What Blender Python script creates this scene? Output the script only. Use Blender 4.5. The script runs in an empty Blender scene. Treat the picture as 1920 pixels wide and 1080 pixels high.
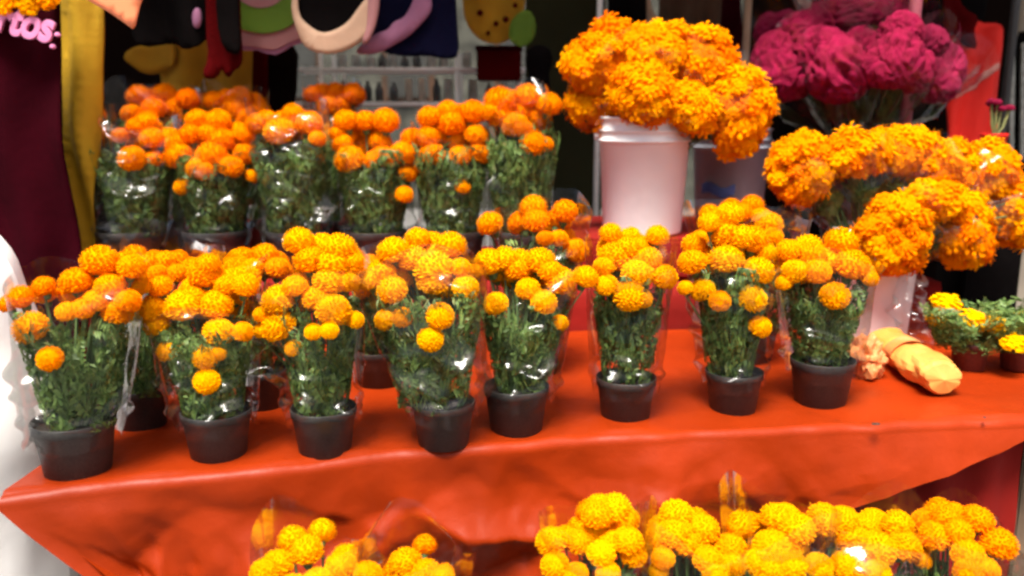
import bpy, bmesh, math, random
from mathutils import Vector, Matrix, noise
R = math.radians
PI = math.pi
# ------------------------------------------------------------------ camera
F = 1663.0                       # focal length in photo pixels (1920 wide)
PITCH = math.atan(340.0 / F)     # horizon lies at y = 200 in the photo
CZ = 1.25
SP, CP = math.sin(PITCH), math.cos(PITCH)
S = bpy.context.scene
C = S.collection
cam = bpy.data.cameras.new('camera')
camo = bpy.data.objects.new('camera', cam)
C.objects.link(camo)
camo.location = (0, 0, CZ)
camo.rotation_euler = (PI / 2 - PITCH, 0, 0)
cam.sensor_width = 36
cam.lens = 36 * F / 1920
cam.clip_end = 500
cam.dof.use_dof = True
cam.dof.focus_distance = 1.9
cam.dof.aperture_fstop = 2.0
S.camera = camo
# ------------------------------------------------------------------ light
SUN_EL, SUN_AZ = 65.0, -20.0     # high soft daylight from behind the camera
w = bpy.data.worlds.new('World'); S.world = w; w.use_nodes = True
nt = w.node_tree
bg = nt.nodes['Background']
sky = nt.nodes.new('ShaderNodeTexSky')
sky.sky_type = 'NISHITA'; sky.sun_disc = False
sky.sun_elevation = R(SUN_EL); sky.sun_rotation = R(180 + SUN_AZ)
sky.dust_density = 6.0; sky.air_density = 0.8; sky.ozone_density = 0.6
nt.links.new(sky.outputs[0], bg.inputs[0]); bg.inputs[1].default_value = 0.072
sl = bpy.data.lights.new('sun', 'SUN'); sl.energy = 3.6; sl.angle = R(20); sl.color = (1.0, 0.95, 0.87)
so = bpy.data.objects.new('sun', sl); C.objects.link(so)
sd = Vector((math.sin(R(SUN_AZ)) * math.cos(R(SUN_EL)), -math.cos(R(SUN_AZ)) * math.cos(R(SUN_EL)), math.sin(R(SUN_EL))))
so.rotation_euler = sd.to_track_quat('Z', 'Y').to_euler()
so.location = sd * 20
S.view_settings.view_transform = 'Standard'; S.view_settings.look = 'None'
S.view_settings.exposure = 1.38; S.view_settings.gamma = 1.0; S.view_settings.use_curve_mapping = False
S.render.engine = 'CYCLES'
cy = S.cycles
cy.use_denoising = True
cy.max_bounces = 6; cy.diffuse_bounces = 3; cy.glossy_bounces = 2; cy.transmission_bounces = 4
cy.transparent_max_bounces = 20
cy.caustics_reflective = False; cy.caustics_refractive = False
cy.sample_clamp_indirect = 6
cy.filter_width = 2.5
cy.use_adaptive_sampling = True; cy.adaptive_threshold = 0.03

# ------------------------------------------------------------------ helpers
def P(x, y, Y):
    u, v = x - 960, y - 540
    t = Y / (F * CP - v * SP)
    return Vector((u * t, Y, CZ - (F * SP + v * CP) * t))
def onz(x, y, z):
    u, v = x - 960, y - 540
    t = (CZ - z) / (F * SP + v * CP)
    return Vector((u * t, (F * CP - v * SP) * t, z))
def dep(p): return p.y * CP - (p.z - CZ) * SP
def mpp(p): return dep(p) / F           # metres per photo pixel at p

def tag(o, label=None, cat=None, group=None, kind=None):
    if label: o['label'] = label
    if cat: o['category'] = cat
    if group: o['group'] = group
    if kind: o['kind'] = kind
    return o
def empty(name, loc, rz=0.0):
    o = bpy.data.objects.new(name, None); o.empty_display_size = 0.05
    o.location = loc; o.rotation_euler = (0, 0, rz); C.objects.link(o)
    return o
def mk(name, me, parent=None, loc=None, scale=None, rot=None):
    o = bpy.data.objects.new(name, me); C.objects.link(o)
    if parent: o.parent = parent
    if loc is not None: o.location = loc
    if scale is not None: o.scale = scale
    if rot is not None: o.rotation_euler = rot
    return o
def mesh(name, vs, fs, mat, smooth=False):
    me = bpy.data.meshes.new(name); me.from_pydata([tuple(v) for v in vs], [], fs)
    for m in (mat if isinstance(mat, (list, tuple)) else [mat]): me.materials.append(m)
    if smooth: me.polygons.foreach_set('use_smooth', [True] * len(me.polygons))
    me.update(); return me
def bm_mesh(name, bm, mat, smooth=False):
    me = bpy.data.meshes.new(name); bm.to_mesh(me); bm.free()
    for m in (mat if isinstance(mat, (list, tuple)) else [mat]): me.materials.append(m)
    if smooth: me.polygons.foreach_set('use_smooth', [True] * len(me.polygons))
    return me
def lathe(prof, n=40):
    vs, fs = [], []
    for r, z in prof:
        for k in range(n):
            a = 2 * PI * k / n; vs.append((r * math.cos(a), r * math.sin(a), z))
    for i in range(len(prof) - 1):
        for k in range(n):
            k2 = (k + 1) % n
            fs.append((i * n + k, i * n + k2, (i + 1) * n + k2, (i + 1) * n + k))
    return vs, fs
def box_bm(bm, c, s, bev=0.004, rot=None):
    r = bmesh.ops.create_cube(bm, size=1.0)
    M = Matrix.Translation(c) @ (rot.to_4x4() if rot else Matrix()) @ Matrix.Diagonal((s[0], s[1], s[2], 1))
    bmesh.ops.transform(bm, matrix=M, verts=r['verts'])
    if bev:
        es = list({e for v in r['verts'] for e in v.link_edges})
        bmesh.ops.bevel(bm, geom=es, offset=bev, segments=2, affect='EDGES')
def box(name, c, s, mat, parent=None, bev=0.004, rot=None):
    bm = bmesh.new(); box_bm(bm, Vector(c), s, bev, rot)
    return mk(name, bm_mesh(name, bm, mat), parent)
def tube_data(pts, rads, n=6, cap=True):
    vs, fs = [], []
    for i, p in enumerate(pts):
        d = (pts[min(i + 1, len(pts) - 1)] - pts[max(i - 1, 0)])
        d = d.normalized() if d.length > 1e-9 else Vector((0, 0, 1))
        a = d.orthogonal().normalized(); b = d.cross(a)
        r = rads[i] if isinstance(rads, (list, tuple)) else rads
        for k in range(n):
            t = 2 * PI * k / n; vs.append(p + a * (r * math.cos(t)) + b * (r * math.sin(t)))
    for i in range(len(pts) - 1):
        # orthogonal() can flip between rings; align by nearest vertex
        for k in range(n):
            k2 = (k + 1) % n
            fs.append((i * n + k, i * n + k2, (i + 1) * n + k2, (i + 1) * n + k))
    if cap:
        fs.append(tuple(range(n))[::-1]); m = (len(pts) - 1) * n; fs.append(tuple(range(m, m + n)))
    return vs, fs
class MB:
    def __init__(self): self.v = []; self.f = []
    def add(self, vs, fs):
        o = len(self.v); self.v += list(vs); self.f += [tuple(i + o for i in f) for f in fs]
    def build(self, name, mat, parent=None, smooth=False):
        return mk(name, mesh(name, self.v, self.f, mat, smooth), parent)

# ------------------------------------------------------------------ materials
def newmat(name):
    m = bpy.data.materials.new(name); m.use_nodes = True
    return m, m.node_tree, m.node_tree.nodes, m.node_tree.links
def mat(name, col, rough=0.6, var=0.25, vscale=8.0, bump=0.0, bscale=60.0, spec=0.5, sheen=0.0, metal=0.0, col2=None, det=4.0):
    m, t, n, l = newmat(name)
    b = n['Principled BSDF']
    b.inputs['Roughness'].default_value = rough; b.inputs['Metallic'].default_value = metal
    b.inputs['Specular IOR Level'].default_value = spec
    if sheen: b.inputs['Sheen Weight'].default_value = sheen
    tc = n.new('ShaderNodeTexCoord')
    nz = n.new('ShaderNodeTexNoise'); nz.inputs['Scale'].default_value = vscale; nz.inputs['Detail'].default_value = det
    l.new(tc.outputs['Object'], nz.inputs['Vector'])
    cr = n.new('ShaderNodeValToRGB')
    c2 = col2 if col2 else tuple(min(1, c * (1 + var)) for c in col)
    c1 = col if col2 else tuple(c * (1 - var) for c in col)
    cr.color_ramp.elements[0].position = 0.3; cr.color_ramp.elements[0].color = (*c1, 1)
    cr.color_ramp.elements[1].position = 0.7; cr.color_ramp.elements[1].color = (*c2, 1)
    l.new(nz.outputs['Fac'], cr.inputs['Fac']); l.new(cr.outputs['Color'], b.inputs['Base Color'])
    if bump:
        n2 = n.new('ShaderNodeTexNoise'); n2.inputs['Scale'].default_value = bscale; n2.inputs['Detail'].default_value = 5
        l.new(tc.outputs['Object'], n2.inputs['Vector'])
        bp = n.new('ShaderNodeBump'); bp.inputs['Strength'].default_value = bump; bp.inputs['Distance'].default_value = 0.01
        l.new(n2.outputs['Fac'], bp.inputs['Height']); l.new(bp.outputs['Normal'], b.inputs['Normal'])
    return m
def petal_mat(name):
    m, t, n, l = newmat(name)
    out = n['Material Output']; n.remove(n['Principled BSDF'])
    oi = n.new('ShaderNodeObjectInfo')
    tc = n.new('ShaderNodeTexCoord')
    nz = n.new('ShaderNodeTexNoise'); nz.inputs['Scale'].default_value = 3.5; nz.inputs['Detail'].default_value = 3
    l.new(tc.outputs['Object'], nz.inputs['Vector'])
    hs = n.new('ShaderNodeHueSaturation')
    mr = n.new('ShaderNodeMapRange'); mr.inputs['To Min'].default_value = 0.85; mr.inputs['To Max'].default_value = 1.12
    l.new(nz.outputs['Fac'], mr.inputs['Value']); l.new(mr.outputs['Result'], hs.inputs['Value'])
    l.new(oi.outputs['Color'], hs.inputs['Color'])
    d = n.new('ShaderNodeBsdfDiffuse'); tr = n.new('ShaderNodeBsdfTranslucent'); mx = n.new('ShaderNodeMixShader')
    mx.inputs[0].default_value = 0.42
    l.new(hs.outputs['Color'], d.inputs['Color']); l.new(hs.outputs['Color'], tr.inputs['Color'])
    l.new(d.outputs[0], mx.inputs[1]); l.new(tr.outputs[0], mx.inputs[2]); l.new(mx.outputs[0], out.inputs[0])
    return m
def leaf_mat(name, c1, c2):
    m, t, n, l = newmat(name)
    out = n['Material Output']; b = n['Principled BSDF']
    ge = n.new('ShaderNodeNewGeometry'); oi = n.new('ShaderNodeObjectInfo')
    cr = n.new('ShaderNodeValToRGB')
    cr.color_ramp.elements[0].color = (*c1, 1); cr.color_ramp.elements[1].color = (*c2, 1)
    e = cr.color_ramp.elements.new(0.93); e.color = (*c2, 1)
    e = cr.color_ramp.elements.new(0.97); e.color = (0.20, 0.17, 0.06, 1)
    l.new(ge.outputs['Random Per Island'], cr.inputs['Fac'])
    l.new(cr.outputs['Color'], b.inputs['Base Color'])
    b.inputs['Roughness'].default_value = 0.5
    tr = n.new('ShaderNodeBsdfTranslucent'); l.new(cr.outputs['Color'], tr.inputs['Color'])
    mx = n.new('ShaderNodeMixShader'); mx.inputs[0].default_value = 0.25
    l.new(b.outputs[0], mx.inputs[1]); l.new(tr.outputs[0], mx.inputs[2]); l.new(mx.outputs[0], out.inputs[0])
    return m
def film_mat(name, milk=0.0015, tint=(0.99, 0.99, 0.985), refl=0.011, rough=0.12):
    m, t, n, l = newmat(name)
    out = n['Material Output']; n.remove(n['Principled BSDF'])
    tp = n.new('ShaderNodeBsdfTransparent'); tp.inputs['Color'].default_value = (*tint, 1)
    gl = n.new('ShaderNodeBsdfGlossy'); gl.inputs['Roughness'].default_value = rough
    df = n.new('ShaderNodeBsdfTranslucent'); df.inputs['Color'].default_value = (0.9, 0.9, 0.9, 1)
    dd = n.new('ShaderNodeBsdfDiffuse'); dd.inputs['Color'].default_value = (0.9, 0.9, 0.9, 1)
    m0 = n.new('ShaderNodeMixShader'); m0.inputs[0].default_value = 0.5
    l.new(df.outputs[0], m0.inputs[1]); l.new(dd.outputs[0], m0.inputs[2])
    m1 = n.new('ShaderNodeMixShader'); m1.inputs[0].default_value = milk
    l.new(tp.outputs[0], m1.inputs[1]); l.new(m0.outputs[0], m1.inputs[2])
    lw = n.new('ShaderNodeLayerWeight'); lw.inputs['Blend'].default_value = 0.25
    mr = n.new('ShaderNodeMapRange'); mr.inputs['To Min'].default_value = refl; mr.inputs['To Max'].default_value = 0.5
    l.new(lw.outputs['Fresnel'], mr.inputs['Value'])
    tc = n.new('ShaderNodeTexCoord')
    nz = n.new('ShaderNodeTexNoise'); nz.inputs['Scale'].default_value = 22; nz.inputs['Detail'].default_value = 3; nz.inputs['Distortion'].default_value = 1.2
    l.new(tc.outputs['Object'], nz.inputs['Vector'])
    bp = n.new('ShaderNodeBump'); bp.inputs['Strength'].default_value = 0.12; bp.inputs['Distance'].default_value = 0.01
    l.new(nz.outputs['Fac'], bp.inputs['Height']); l.new(bp.outputs['Normal'], gl.inputs['Normal'])
    m2 = n.new('ShaderNodeMixShader')
    l.new(mr.outputs['Result'], m2.inputs[0]); l.new(m1.outputs[0], m2.inputs[1]); l.new(gl.outputs[0], m2.inputs[2])
    l.new(m2.outputs[0], out.inputs[0])
    return m
M = {}
M['petal'] = petal_mat('marigold_petal')
M['leaf'] = leaf_mat('marigold_leaf', (0.055, 0.115, 0.022), (0.21, 0.32, 0.08))
M['stem'] = mat('green_stem', (0.08, 0.14, 0.04), 0.6)
M['dstem'] = mat('dark_stem', (0.05, 0.065, 0.025), 0.6)
M['film'] = film_mat('cellophane')
M['film2'] = film_mat('cellophane_milky', milk=0.004, refl=0.028)
M['pot'] = mat('black_pot_plastic', (0.016, 0.016, 0.017), 0.5, 0.3, 26, 0.12, 90, col2=(0.05, 0.046, 0.042), det=8.0)
M['rpot'] = mat('brown_pot_plastic', (0.10, 0.025, 0.018), 0.5)
M['soil'] = mat('soil', (0.03, 0.02, 0.014), 0.95, 0.5, 60, 0.6, 80)
M['bucket'] = mat('white_bucket_plastic', (0.88, 0.88, 0.88), 0.38, 0.06, 5, 0.05, 30)
M['gbucket'] = mat('grey_bucket_plastic', (0.26, 0.27, 0.31), 0.45, 0.15, 6)
M['blue'] = mat('blue_print', (0.03, 0.05, 0.16), 0.5)
M['cloth'] = mat('orange_plastic_tablecloth', (0.25, 0.022, 0.0016), 0.42, 0.24, 2.5, 0.16, 30, 0.16)
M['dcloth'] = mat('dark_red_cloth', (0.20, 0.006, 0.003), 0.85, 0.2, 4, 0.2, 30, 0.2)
M['wood'] = mat('weathered_wood', (0.20, 0.13, 0.08), 0.8, 0.3, 9)
M['pave'] = mat('concrete_paving', (0.12, 0.117, 0.11), 0.9, 0.25, 1.6, 0.3, 70)
M['sack'] = mat('white_woven_sack', (0.90, 0.89, 0.87), 0.7, 0.02, 3, 0.12, 14)
M['maroon'] = mat('maroon_fabric', (0.024, 0.0006, 0.003), 0.95, 0.25, 5, 0.2, 40, 0.04)
M['ochre'] = mat('ochre_fabric', (0.40, 0.23, 0.010), 0.8, 0.15, 4, 0.2, 40, 0.2)
M['peach'] = mat('salmon_tarpaulin', (0.85, 0.24, 0.10), 0.5, 0.06, 4, 0.1, 30)
M['black'] = mat('black_fabric', (0.0035, 0.0026, 0.0026), 0.95, 0.3, 6, 0.2, 40, 0.03)
M['navy'] = mat('navy_fabric', (0.004, 0.004, 0.016), 0.95, 0.2, 6, 0.2, 40, 0.03)
M['beige'] = mat('beige_fabric', (0.42, 0.27, 0.18), 0.8, 0.1, 6, 0.2, 40, 0.2)
M['lilac'] = mat('lilac_fabric', (0.27, 0.11, 0.19), 0.8, 0.1, 6, 0.2, 40, 0.2)
M['green'] = mat('grass_green_felt', (0.085, 0.17, 0.004), 0.8, 0.1, 6)
M['pinkf'] = mat('dusty_pink_felt', (0.30, 0.13, 0.13), 0.8, 0.1, 6)
M['gold'] = mat('golden_brown_fabric', (0.34, 0.17, 0.008), 0.85, 0.2, 5, 0.2, 40, 0.2)
M['crimson'] = mat('deep_crimson_fabric', (0.055, 0.001, 0.0015), 0.95, 0.2, 5, 0.2, 40, 0.04)
M['red'] = mat('bright_red_fabric', (0.70, 0.016, 0.008), 0.7, 0.12, 4, 0.2, 30, 0.3)
M['pinkl'] = mat('pink_lettering', (0.70, 0.22, 0.42), 0.6, 0.1)
M['whitem'] = mat('white_painted_metal', (0.80, 0.80, 0.76), 0.45, 0.1, 9)
M['mauve'] = mat('mauve_painted_pole', (0.34, 0.07, 0.10), 0.5, 0.1, 5)
M['darkm'] = mat('dark_metal', (0.03, 0.026, 0.024), 0.5)
M['olive'] = mat('olive_tarpaulin', (0.028, 0.028, 0.013), 0.9, 0.25, 2, 0.2, 20, 0.05)
M['tarp'] = mat('dark_brown_tarpaulin', (0.007, 0.0035, 0.0028), 0.95, 0.3, 2, 0.2, 20, 0.03)
M['brown'] = mat('brown_fabric', (0.075, 0.038, 0.022), 0.85, 0.3, 5, 0.2, 30, 0.2)
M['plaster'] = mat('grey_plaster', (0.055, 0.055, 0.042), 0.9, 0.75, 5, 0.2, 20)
M['celosia'] = mat('magenta_velvet_crest', (0.19, 0.0006, 0.022), 0.8, 0.35, 4, 0.6, 45, 0.2, col2=(0.29, 0.001, 0.045))
M['celosiad'] = mat('dark_magenta_velvet_crest', (0.24, 0.002, 0.035), 0.8, 0.35, 4, 0.6, 45, 0.25, col2=(0.26, 0.002, 0.045))
M['paper'] = mat('peach_wrapping_paper', (0.76, 0.22, 0.03), 0.28, 0.2, 7, 0.2, 20, col2=(0.86, 0.44, 0.11))
M['paper2'] = mat('orange_wrapping_paper', (0.70, 0.18, 0.03), 0.35, 0.2, 9, 0.6, 20, col2=(0.80, 0.38, 0.15))
M['glass'] = mat('dusty_jar_glass', (0.33, 0.33, 0.29), 0.25, 0.3, 30)
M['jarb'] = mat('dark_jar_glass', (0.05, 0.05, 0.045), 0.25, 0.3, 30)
M['cream'] = mat('cream_wax', (0.55, 0.50, 0.40), 0.6, 0.15, 20)
m, t, n, l = newmat('cream_shade_roof')
_d = n.new('ShaderNodeBsdfTranslucent'); _d.inputs['Color'].default_value = (.80, .74, .66, 1); _x = n.new('ShaderNodeMixShader'); _x.inputs[0].default_value = .10
n['Principled BSDF'].inputs['Base Color'].default_value = (.50, .46, .41, 1); n['Principled BSDF'].inputs['Roughness'].default_value = .6
l.new(n['Principled BSDF'].outputs[0], _x.inputs[1]); l.new(_d.outputs[0], _x.inputs[2]); l.new(_x.outputs[0], n['Material Output'].inputs[0])
M['roof'] = m
M['stone'] = mat('pale_wall_plaster', (0.50, 0.42, 0.32), 0.9, 0.15, 3, 0.2, 30)

# ------------------------------------------------------------------ setting
TZ = 0.55       # table height
SZ = 0.70       # rear shelf height
me = mesh('ground', [(-60, -40, 0), (60, -40, 0), (60, 90, 0), (-60, 90, 0)], [(0, 1, 2, 3)], M['pave'])
tag(mk('ground', me), kind='structure')

# stall frame: canopy roof added out of view to darken the back, poles, rear tarpaulins
CAN_Y, CAN_Z = 2.80, 2.42
can = empty('shade_canopy', (0, 3.6, 0))
tag(can, 'added shading canopy with an unseen roof and one pointed salmon corner flap hanging into view at top left', 'canopy')
def sheet(nx, ny, fn, thick=0.0):
    vs = [fn(i / nx, j / ny) for j in range(ny + 1) for i in range(nx + 1)]
    fs = [(j * (nx + 1) + i, j * (nx + 1) + i + 1, (j + 1) * (nx + 1) + i + 1, (j + 1) * (nx + 1) + i) for j in range(ny) for i in range(nx)]
    return vs, fs
def nz(x, y, z=0.0): return noise.noise(Vector((x, y, z)))
vs, fs = sheet(40, 30, lambda a, b: (-3.2 + 6.6 * a, CAN_Y - 3.6 + 2.6 * b, CAN_Z - 0.05 * b - 0.07 * math.sin(PI * a * 4) ** 2 * (1 - b) + 0.03 * nz(a * 9, b * 7)))
mk('shade_roof', mesh('shade_roof', vs, fs, M['roof'], True), can)  # unseen roof, added to keep the rear of the stall dark
def pole(name, x, Y, r, m, label, z1=2.4):
    p = P(x, 200, Y)
    o = MB(); o.add(*tube_data([Vector((0, 0, 0)), Vector((0, 0, 0.6)), Vector((0, 0, 1.5)), Vector((0, 0, z1))], r, 12))
    ob = o.build(name, m, None, True); ob.location = (p.x, p.y, 0)
    return tag(ob, label, 'pole')
pole('stall_pole', 1700, 3.15, 0.021, M['mauve'], 'mauve painted upright pole rising behind the magenta cockscomb flowers')
pole('stall_pole', 1884, 3.55, 0.016, M['darkm'], 'thin dark pole at the right edge of the red garment')
pole('stall_pole', 1121, 4.0, 0.012, M['whitem'], 'thin white pole above the orange bouquet in the left white bucket')
pole('stall_pole', 1393, 4.2, 0.016, M['beige'], 'pale upright pole between the orange bouquet and the magenta flowers', 2.38)

def wall_tarp(name, x0, x1, Y, m, label, z1=2.36):
    a, b = P(x0, 200, Y).x, P(x1, 200, Y).x
    n = max(8, int((b - a) / 0.06))
    vs, fs = sheet(n, 20, lambda u, v: (a + (b - a) * u, Y + 0.03 * math.sin((a + (b - a) * u) * 9 + 2 * v) + 0.03 * nz(u * 7, v * 3, Y), z1 * v))
    return tag(mk(name, mesh(name, vs, fs, m, True)), label, 'tarpaulin')
wall_tarp('back_tarpaulin', -700, 545, 5.0, M['tarp'], 'dark brown tarpaulin closing the stall behind the left shelf of marigolds')
wall_tarp('back_tarpaulin', 1385, 2900, 5.0, M['tarp'], 'dark brown tarpaulin behind the magenta cockscombs and red garment')
wall_tarp('back_tarpaulin', 985, 1130, 4.3, M['olive'], 'dark olive tarpaulin strip left of the tall orange bouquet')
# far side of the lane seen through the gap in the rear tarpaulins
far = empty('street_wall', (0.4, 11.0, 0)); tag(far, 'grey plastered street wall glimpsed far behind the white wire rack', 'wall')
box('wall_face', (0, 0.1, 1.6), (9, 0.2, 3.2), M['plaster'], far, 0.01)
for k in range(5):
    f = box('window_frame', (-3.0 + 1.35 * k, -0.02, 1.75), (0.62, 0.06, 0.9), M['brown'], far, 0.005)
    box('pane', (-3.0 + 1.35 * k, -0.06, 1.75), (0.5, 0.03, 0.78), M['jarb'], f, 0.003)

# ------------------------------------------------------------------ tables and cloths
EDGE_PX = [(-40, 940), (0, 935), (120, 921), (250, 906), (500, 880), (700, 857), (900, 838), (1100, 822), (1300, 811), (1500, 803), (1700, 796), (1920, 788), (2080, 783)]
EDGE = [onz(x, y, TZ) for x, y in EDGE_PX]
def edgeY(x):
    if x <= EDGE[0].x: return EDGE[0].y
    for a, b in zip(EDGE, EDGE[1:]):
        if x <= b.x:
            t = (x - a.x) / (b.x - a.x); return a.y + (b.y - a.y) * t
    return EDGE[-1].y
TX0, TX1, TYB = -0.935, 1.42, 2.74
tb = empty('market_table', (0.25, 2.2, 0)); tag(tb, 'wooden trestle table hidden under the orange cloth', 'table')
bm = bmesh.new()
pts = [(TX0 + 0.03 + (TX1 - TX0 - 0.06) * k / 12) for k in range(13)]
f = bm.faces.new([bm.verts.new((x - 0.25, edgeY(x) + 0.03 - 2.2, TZ - 0.035)) for x in pts] + [bm.verts.new((pts[-1] - 0.25, TYB - 0.02 - 2.2, TZ - 0.035)), bm.verts.new((pts[0] - 0.25, TYB - 0.02 - 2.2, TZ - 0.035))])
r = bmesh.ops.extrude_face_region(bm, geom=[f]); bmesh.ops.translate(bm, vec=(0, 0, 0.025), verts=[v for v in r['geom'] if isinstance(v, bmesh.types.BMVert)])
mk('table_top', bm_mesh('table_top', bm, M['wood']), tb)
for (x, y) in ((TX0 + 0.1, 1.72), (TX0 + 0.1, 2.62), (1.3, 2.1), (1.3, 2.62)):
    box('leg', (x - 0.25, y - 2.2, (TZ - 0.036) / 2), (0.06, 0.06, TZ - 0.04), M['wood'], tb)
# orange plastic sheet
NX, NT, NS = 250, 80, 64
def lat(i, j, s_):
    return random.Random(i * 7919 + j * 104729 + s_ * 31).uniform(-1, 1)
def crease(u, v, s_):                              # planar facets meeting in straight folds
    u, v = u + .35 * nz(u * .8, v * .8, s_), v + .35 * nz(u * .8, v * .8, s_ + 9.0)
    i, j = math.floor(u), math.floor(v); a, b = u - i, v - j
    if (i + j) % 2:
        if a + b < 1: return lat(i, j, s_) * (1 - a - b) + lat(i + 1, j, s_) * a + lat(i, j + 1, s_) * b
        return lat(i + 1, j + 1, s_) * (a + b - 1) + lat(i + 1, j, s_) * (1 - b) + lat(i, j + 1, s_) * (1 - a)
    if a > b: return lat(i, j, s_) * (1 - a) + lat(i + 1, j, s_) * (a - b) + lat(i + 1, j + 1, s_) * b
    return lat(i, j, s_) * (1 - b) + lat(i, j + 1, s_) * (b - a) + lat(i + 1, j + 1, s_) * a
def hem(x):
    z = 0.387 - (0.82 - x) * 0.34
    return max(0.07, min(0.515, z)) + 0.003 * math.sin(x * 17)
def cloth_pt(i, j):
    x = TX0 + (TX1 - TX0) * i / NX
    ye = edgeY(x) + 0.010 * nz(x * 5.0, 3.3) + 0.006 * nz(x * 14, 9.1)
    if j <= NT:
        t = j / NT; y = TYB + (ye + 0.02 - TYB) * t
        z = TZ + 0.004 * nz(x * 7, y * 7, 1.0) + 0.004 * crease(x / .16 + y * 2, y / .17, 4) + 0.0022 * crease(x / .06, y / .07, 5)
        if t > 0.9: z += 0.006 * ((t - 0.9) / 0.1) * nz(x * 11, 0.0, 7.7)
        return (x, y, z + 0.004)
    k = (j - NT) / NS
    if k < 0.12:                                   # rounded over the edge
        a = k / 0.12 * PI / 2
        return (x, ye + 0.02 - 0.024 * math.sin(a), TZ + 0.004 - 0.022 * (1 - math.cos(a)) + 0.006 * nz(x * 11, 0.0, 7.7) * (1 - k / 0.12))
    q = (k - 0.12) / 0.88
    h = hem(x)
    d = (TZ - 0.018 - h) * q
    amp = min(1.0, d / 0.18)
    fold = 0.018 * nz(x * 3.2 + d * 1.6, d * 2.2, 2.0) + 0.050 * crease(x / .19 + d * 2.0, d / .17 - x * 1.2, 1) + 0.016 * crease(x / .08 - d * 5, d / .085, 2) + 0.005 * crease(x / .03, d / .04, 3)
    taper = 0.0
    if x < -0.6: taper = 0.98 * d * ((-0.6 - x) / 0.335) ** 1.5
    flare = 0.16 * d * max(0.0, min(1.0, (x - 0.55) / 0.3))
    return (x + taper, ye - 0.004 - 0.03 * amp - fold * amp * (1.3 if x < .5 else max(.45, 1.3 - (x - .5) * 2.5)) - flare, TZ - 0.018 - d)
vs = [cloth_pt(i, j) for j in range(NT + NS + 1) for i in range(NX + 1)]
fs = [(j * (NX + 1) + i, j * (NX + 1) + i + 1, (j + 1) * (NX + 1) + i + 1, (j + 1) * (NX + 1) + i) for j in range(NT + NS) for i in range(NX)]
o = len(vs); ns = 40                               # left side drop
for b in range(13):
    for a in range(ns + 1):
        y = TYB + (edgeY(TX0) + 0.02 - TYB) * a / ns; d = 0.34 * b / 12
        vs.append((TX0 + 0.02 * nz(y * 6, d * 4, 3) * (b > 0) + 0.98 * d, y, TZ + 0.003 - d))
fs += [(o + b * (ns + 1) + a, o + b * (ns + 1) + a + 1, o + (b + 1) * (ns + 1) + a + 1, o + (b + 1) * (ns + 1) + a) for b in range(12) for a in range(ns)]
tag(mk('tablecloth', mesh('tablecloth', vs, fs, M['cloth'], True)), 'glossy orange-red plastic sheet draped over the front display table', 'tablecloth')
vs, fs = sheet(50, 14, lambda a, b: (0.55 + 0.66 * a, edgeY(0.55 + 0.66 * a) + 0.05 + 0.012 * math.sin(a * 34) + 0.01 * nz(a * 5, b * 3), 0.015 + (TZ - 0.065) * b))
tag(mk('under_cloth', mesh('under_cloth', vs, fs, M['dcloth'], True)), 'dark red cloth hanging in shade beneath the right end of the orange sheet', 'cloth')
# raised rear shelf under dark red cloth
sh = empty('display_shelf', (0, 3.05, 0)); tag(sh, 'raised rear shelf covered in dark red cloth behind the front table', 'shelf')
def shelf_pt(a, b):
    x = -1.75 + 3.12 * a
    if b < 0.5: return (x, (2.765 + 0.008 * math.sin(x * 21) + 0.010 * nz(x * 4, b * 5)) - 3.05, 0.01 + (SZ - 0.012) * b * 2)
    t = (b - 0.5) * 2
    return (x, 2.78 + 0.75 * t - 3.05, SZ + 0.002 * nz(x * 6, t * 5))
vs, fs = sheet(110, 30, shelf_pt)
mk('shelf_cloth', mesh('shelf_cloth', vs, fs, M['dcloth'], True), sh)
box('shelf_board', (-0.19, 0.12, SZ - 0.02), (3.08, 0.74, 0.024), M['wood'], sh)
for x in (-1.65, -0.2, 1.28):
    for y in (-0.2, 0.42): box('leg', (x, y, (SZ - 0.034) / 2), (0.05, 0.05, SZ - 0.036), M['wood'], sh)

BZ = 0.84
cx0, cx1 = P(1040, 450, 2.85).x, P(1440, 450, 2.85).x
ck = empty('bucket_stand', ((cx0 + cx1) / 2, 3.1, SZ + .004)); tag(ck, 'low crate wrapped in dark red cloth raising the tall white bucket', 'stand')
bm = bmesh.new(); box_bm(bm, Vector((0, 0, (BZ - SZ - .004) / 2)), (cx1 - cx0, .62, BZ - SZ - .008), .012)
mk('wrapping_cloth', bm_mesh('wrapping_cloth', bm, M['dcloth'], False), ck)
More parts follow.
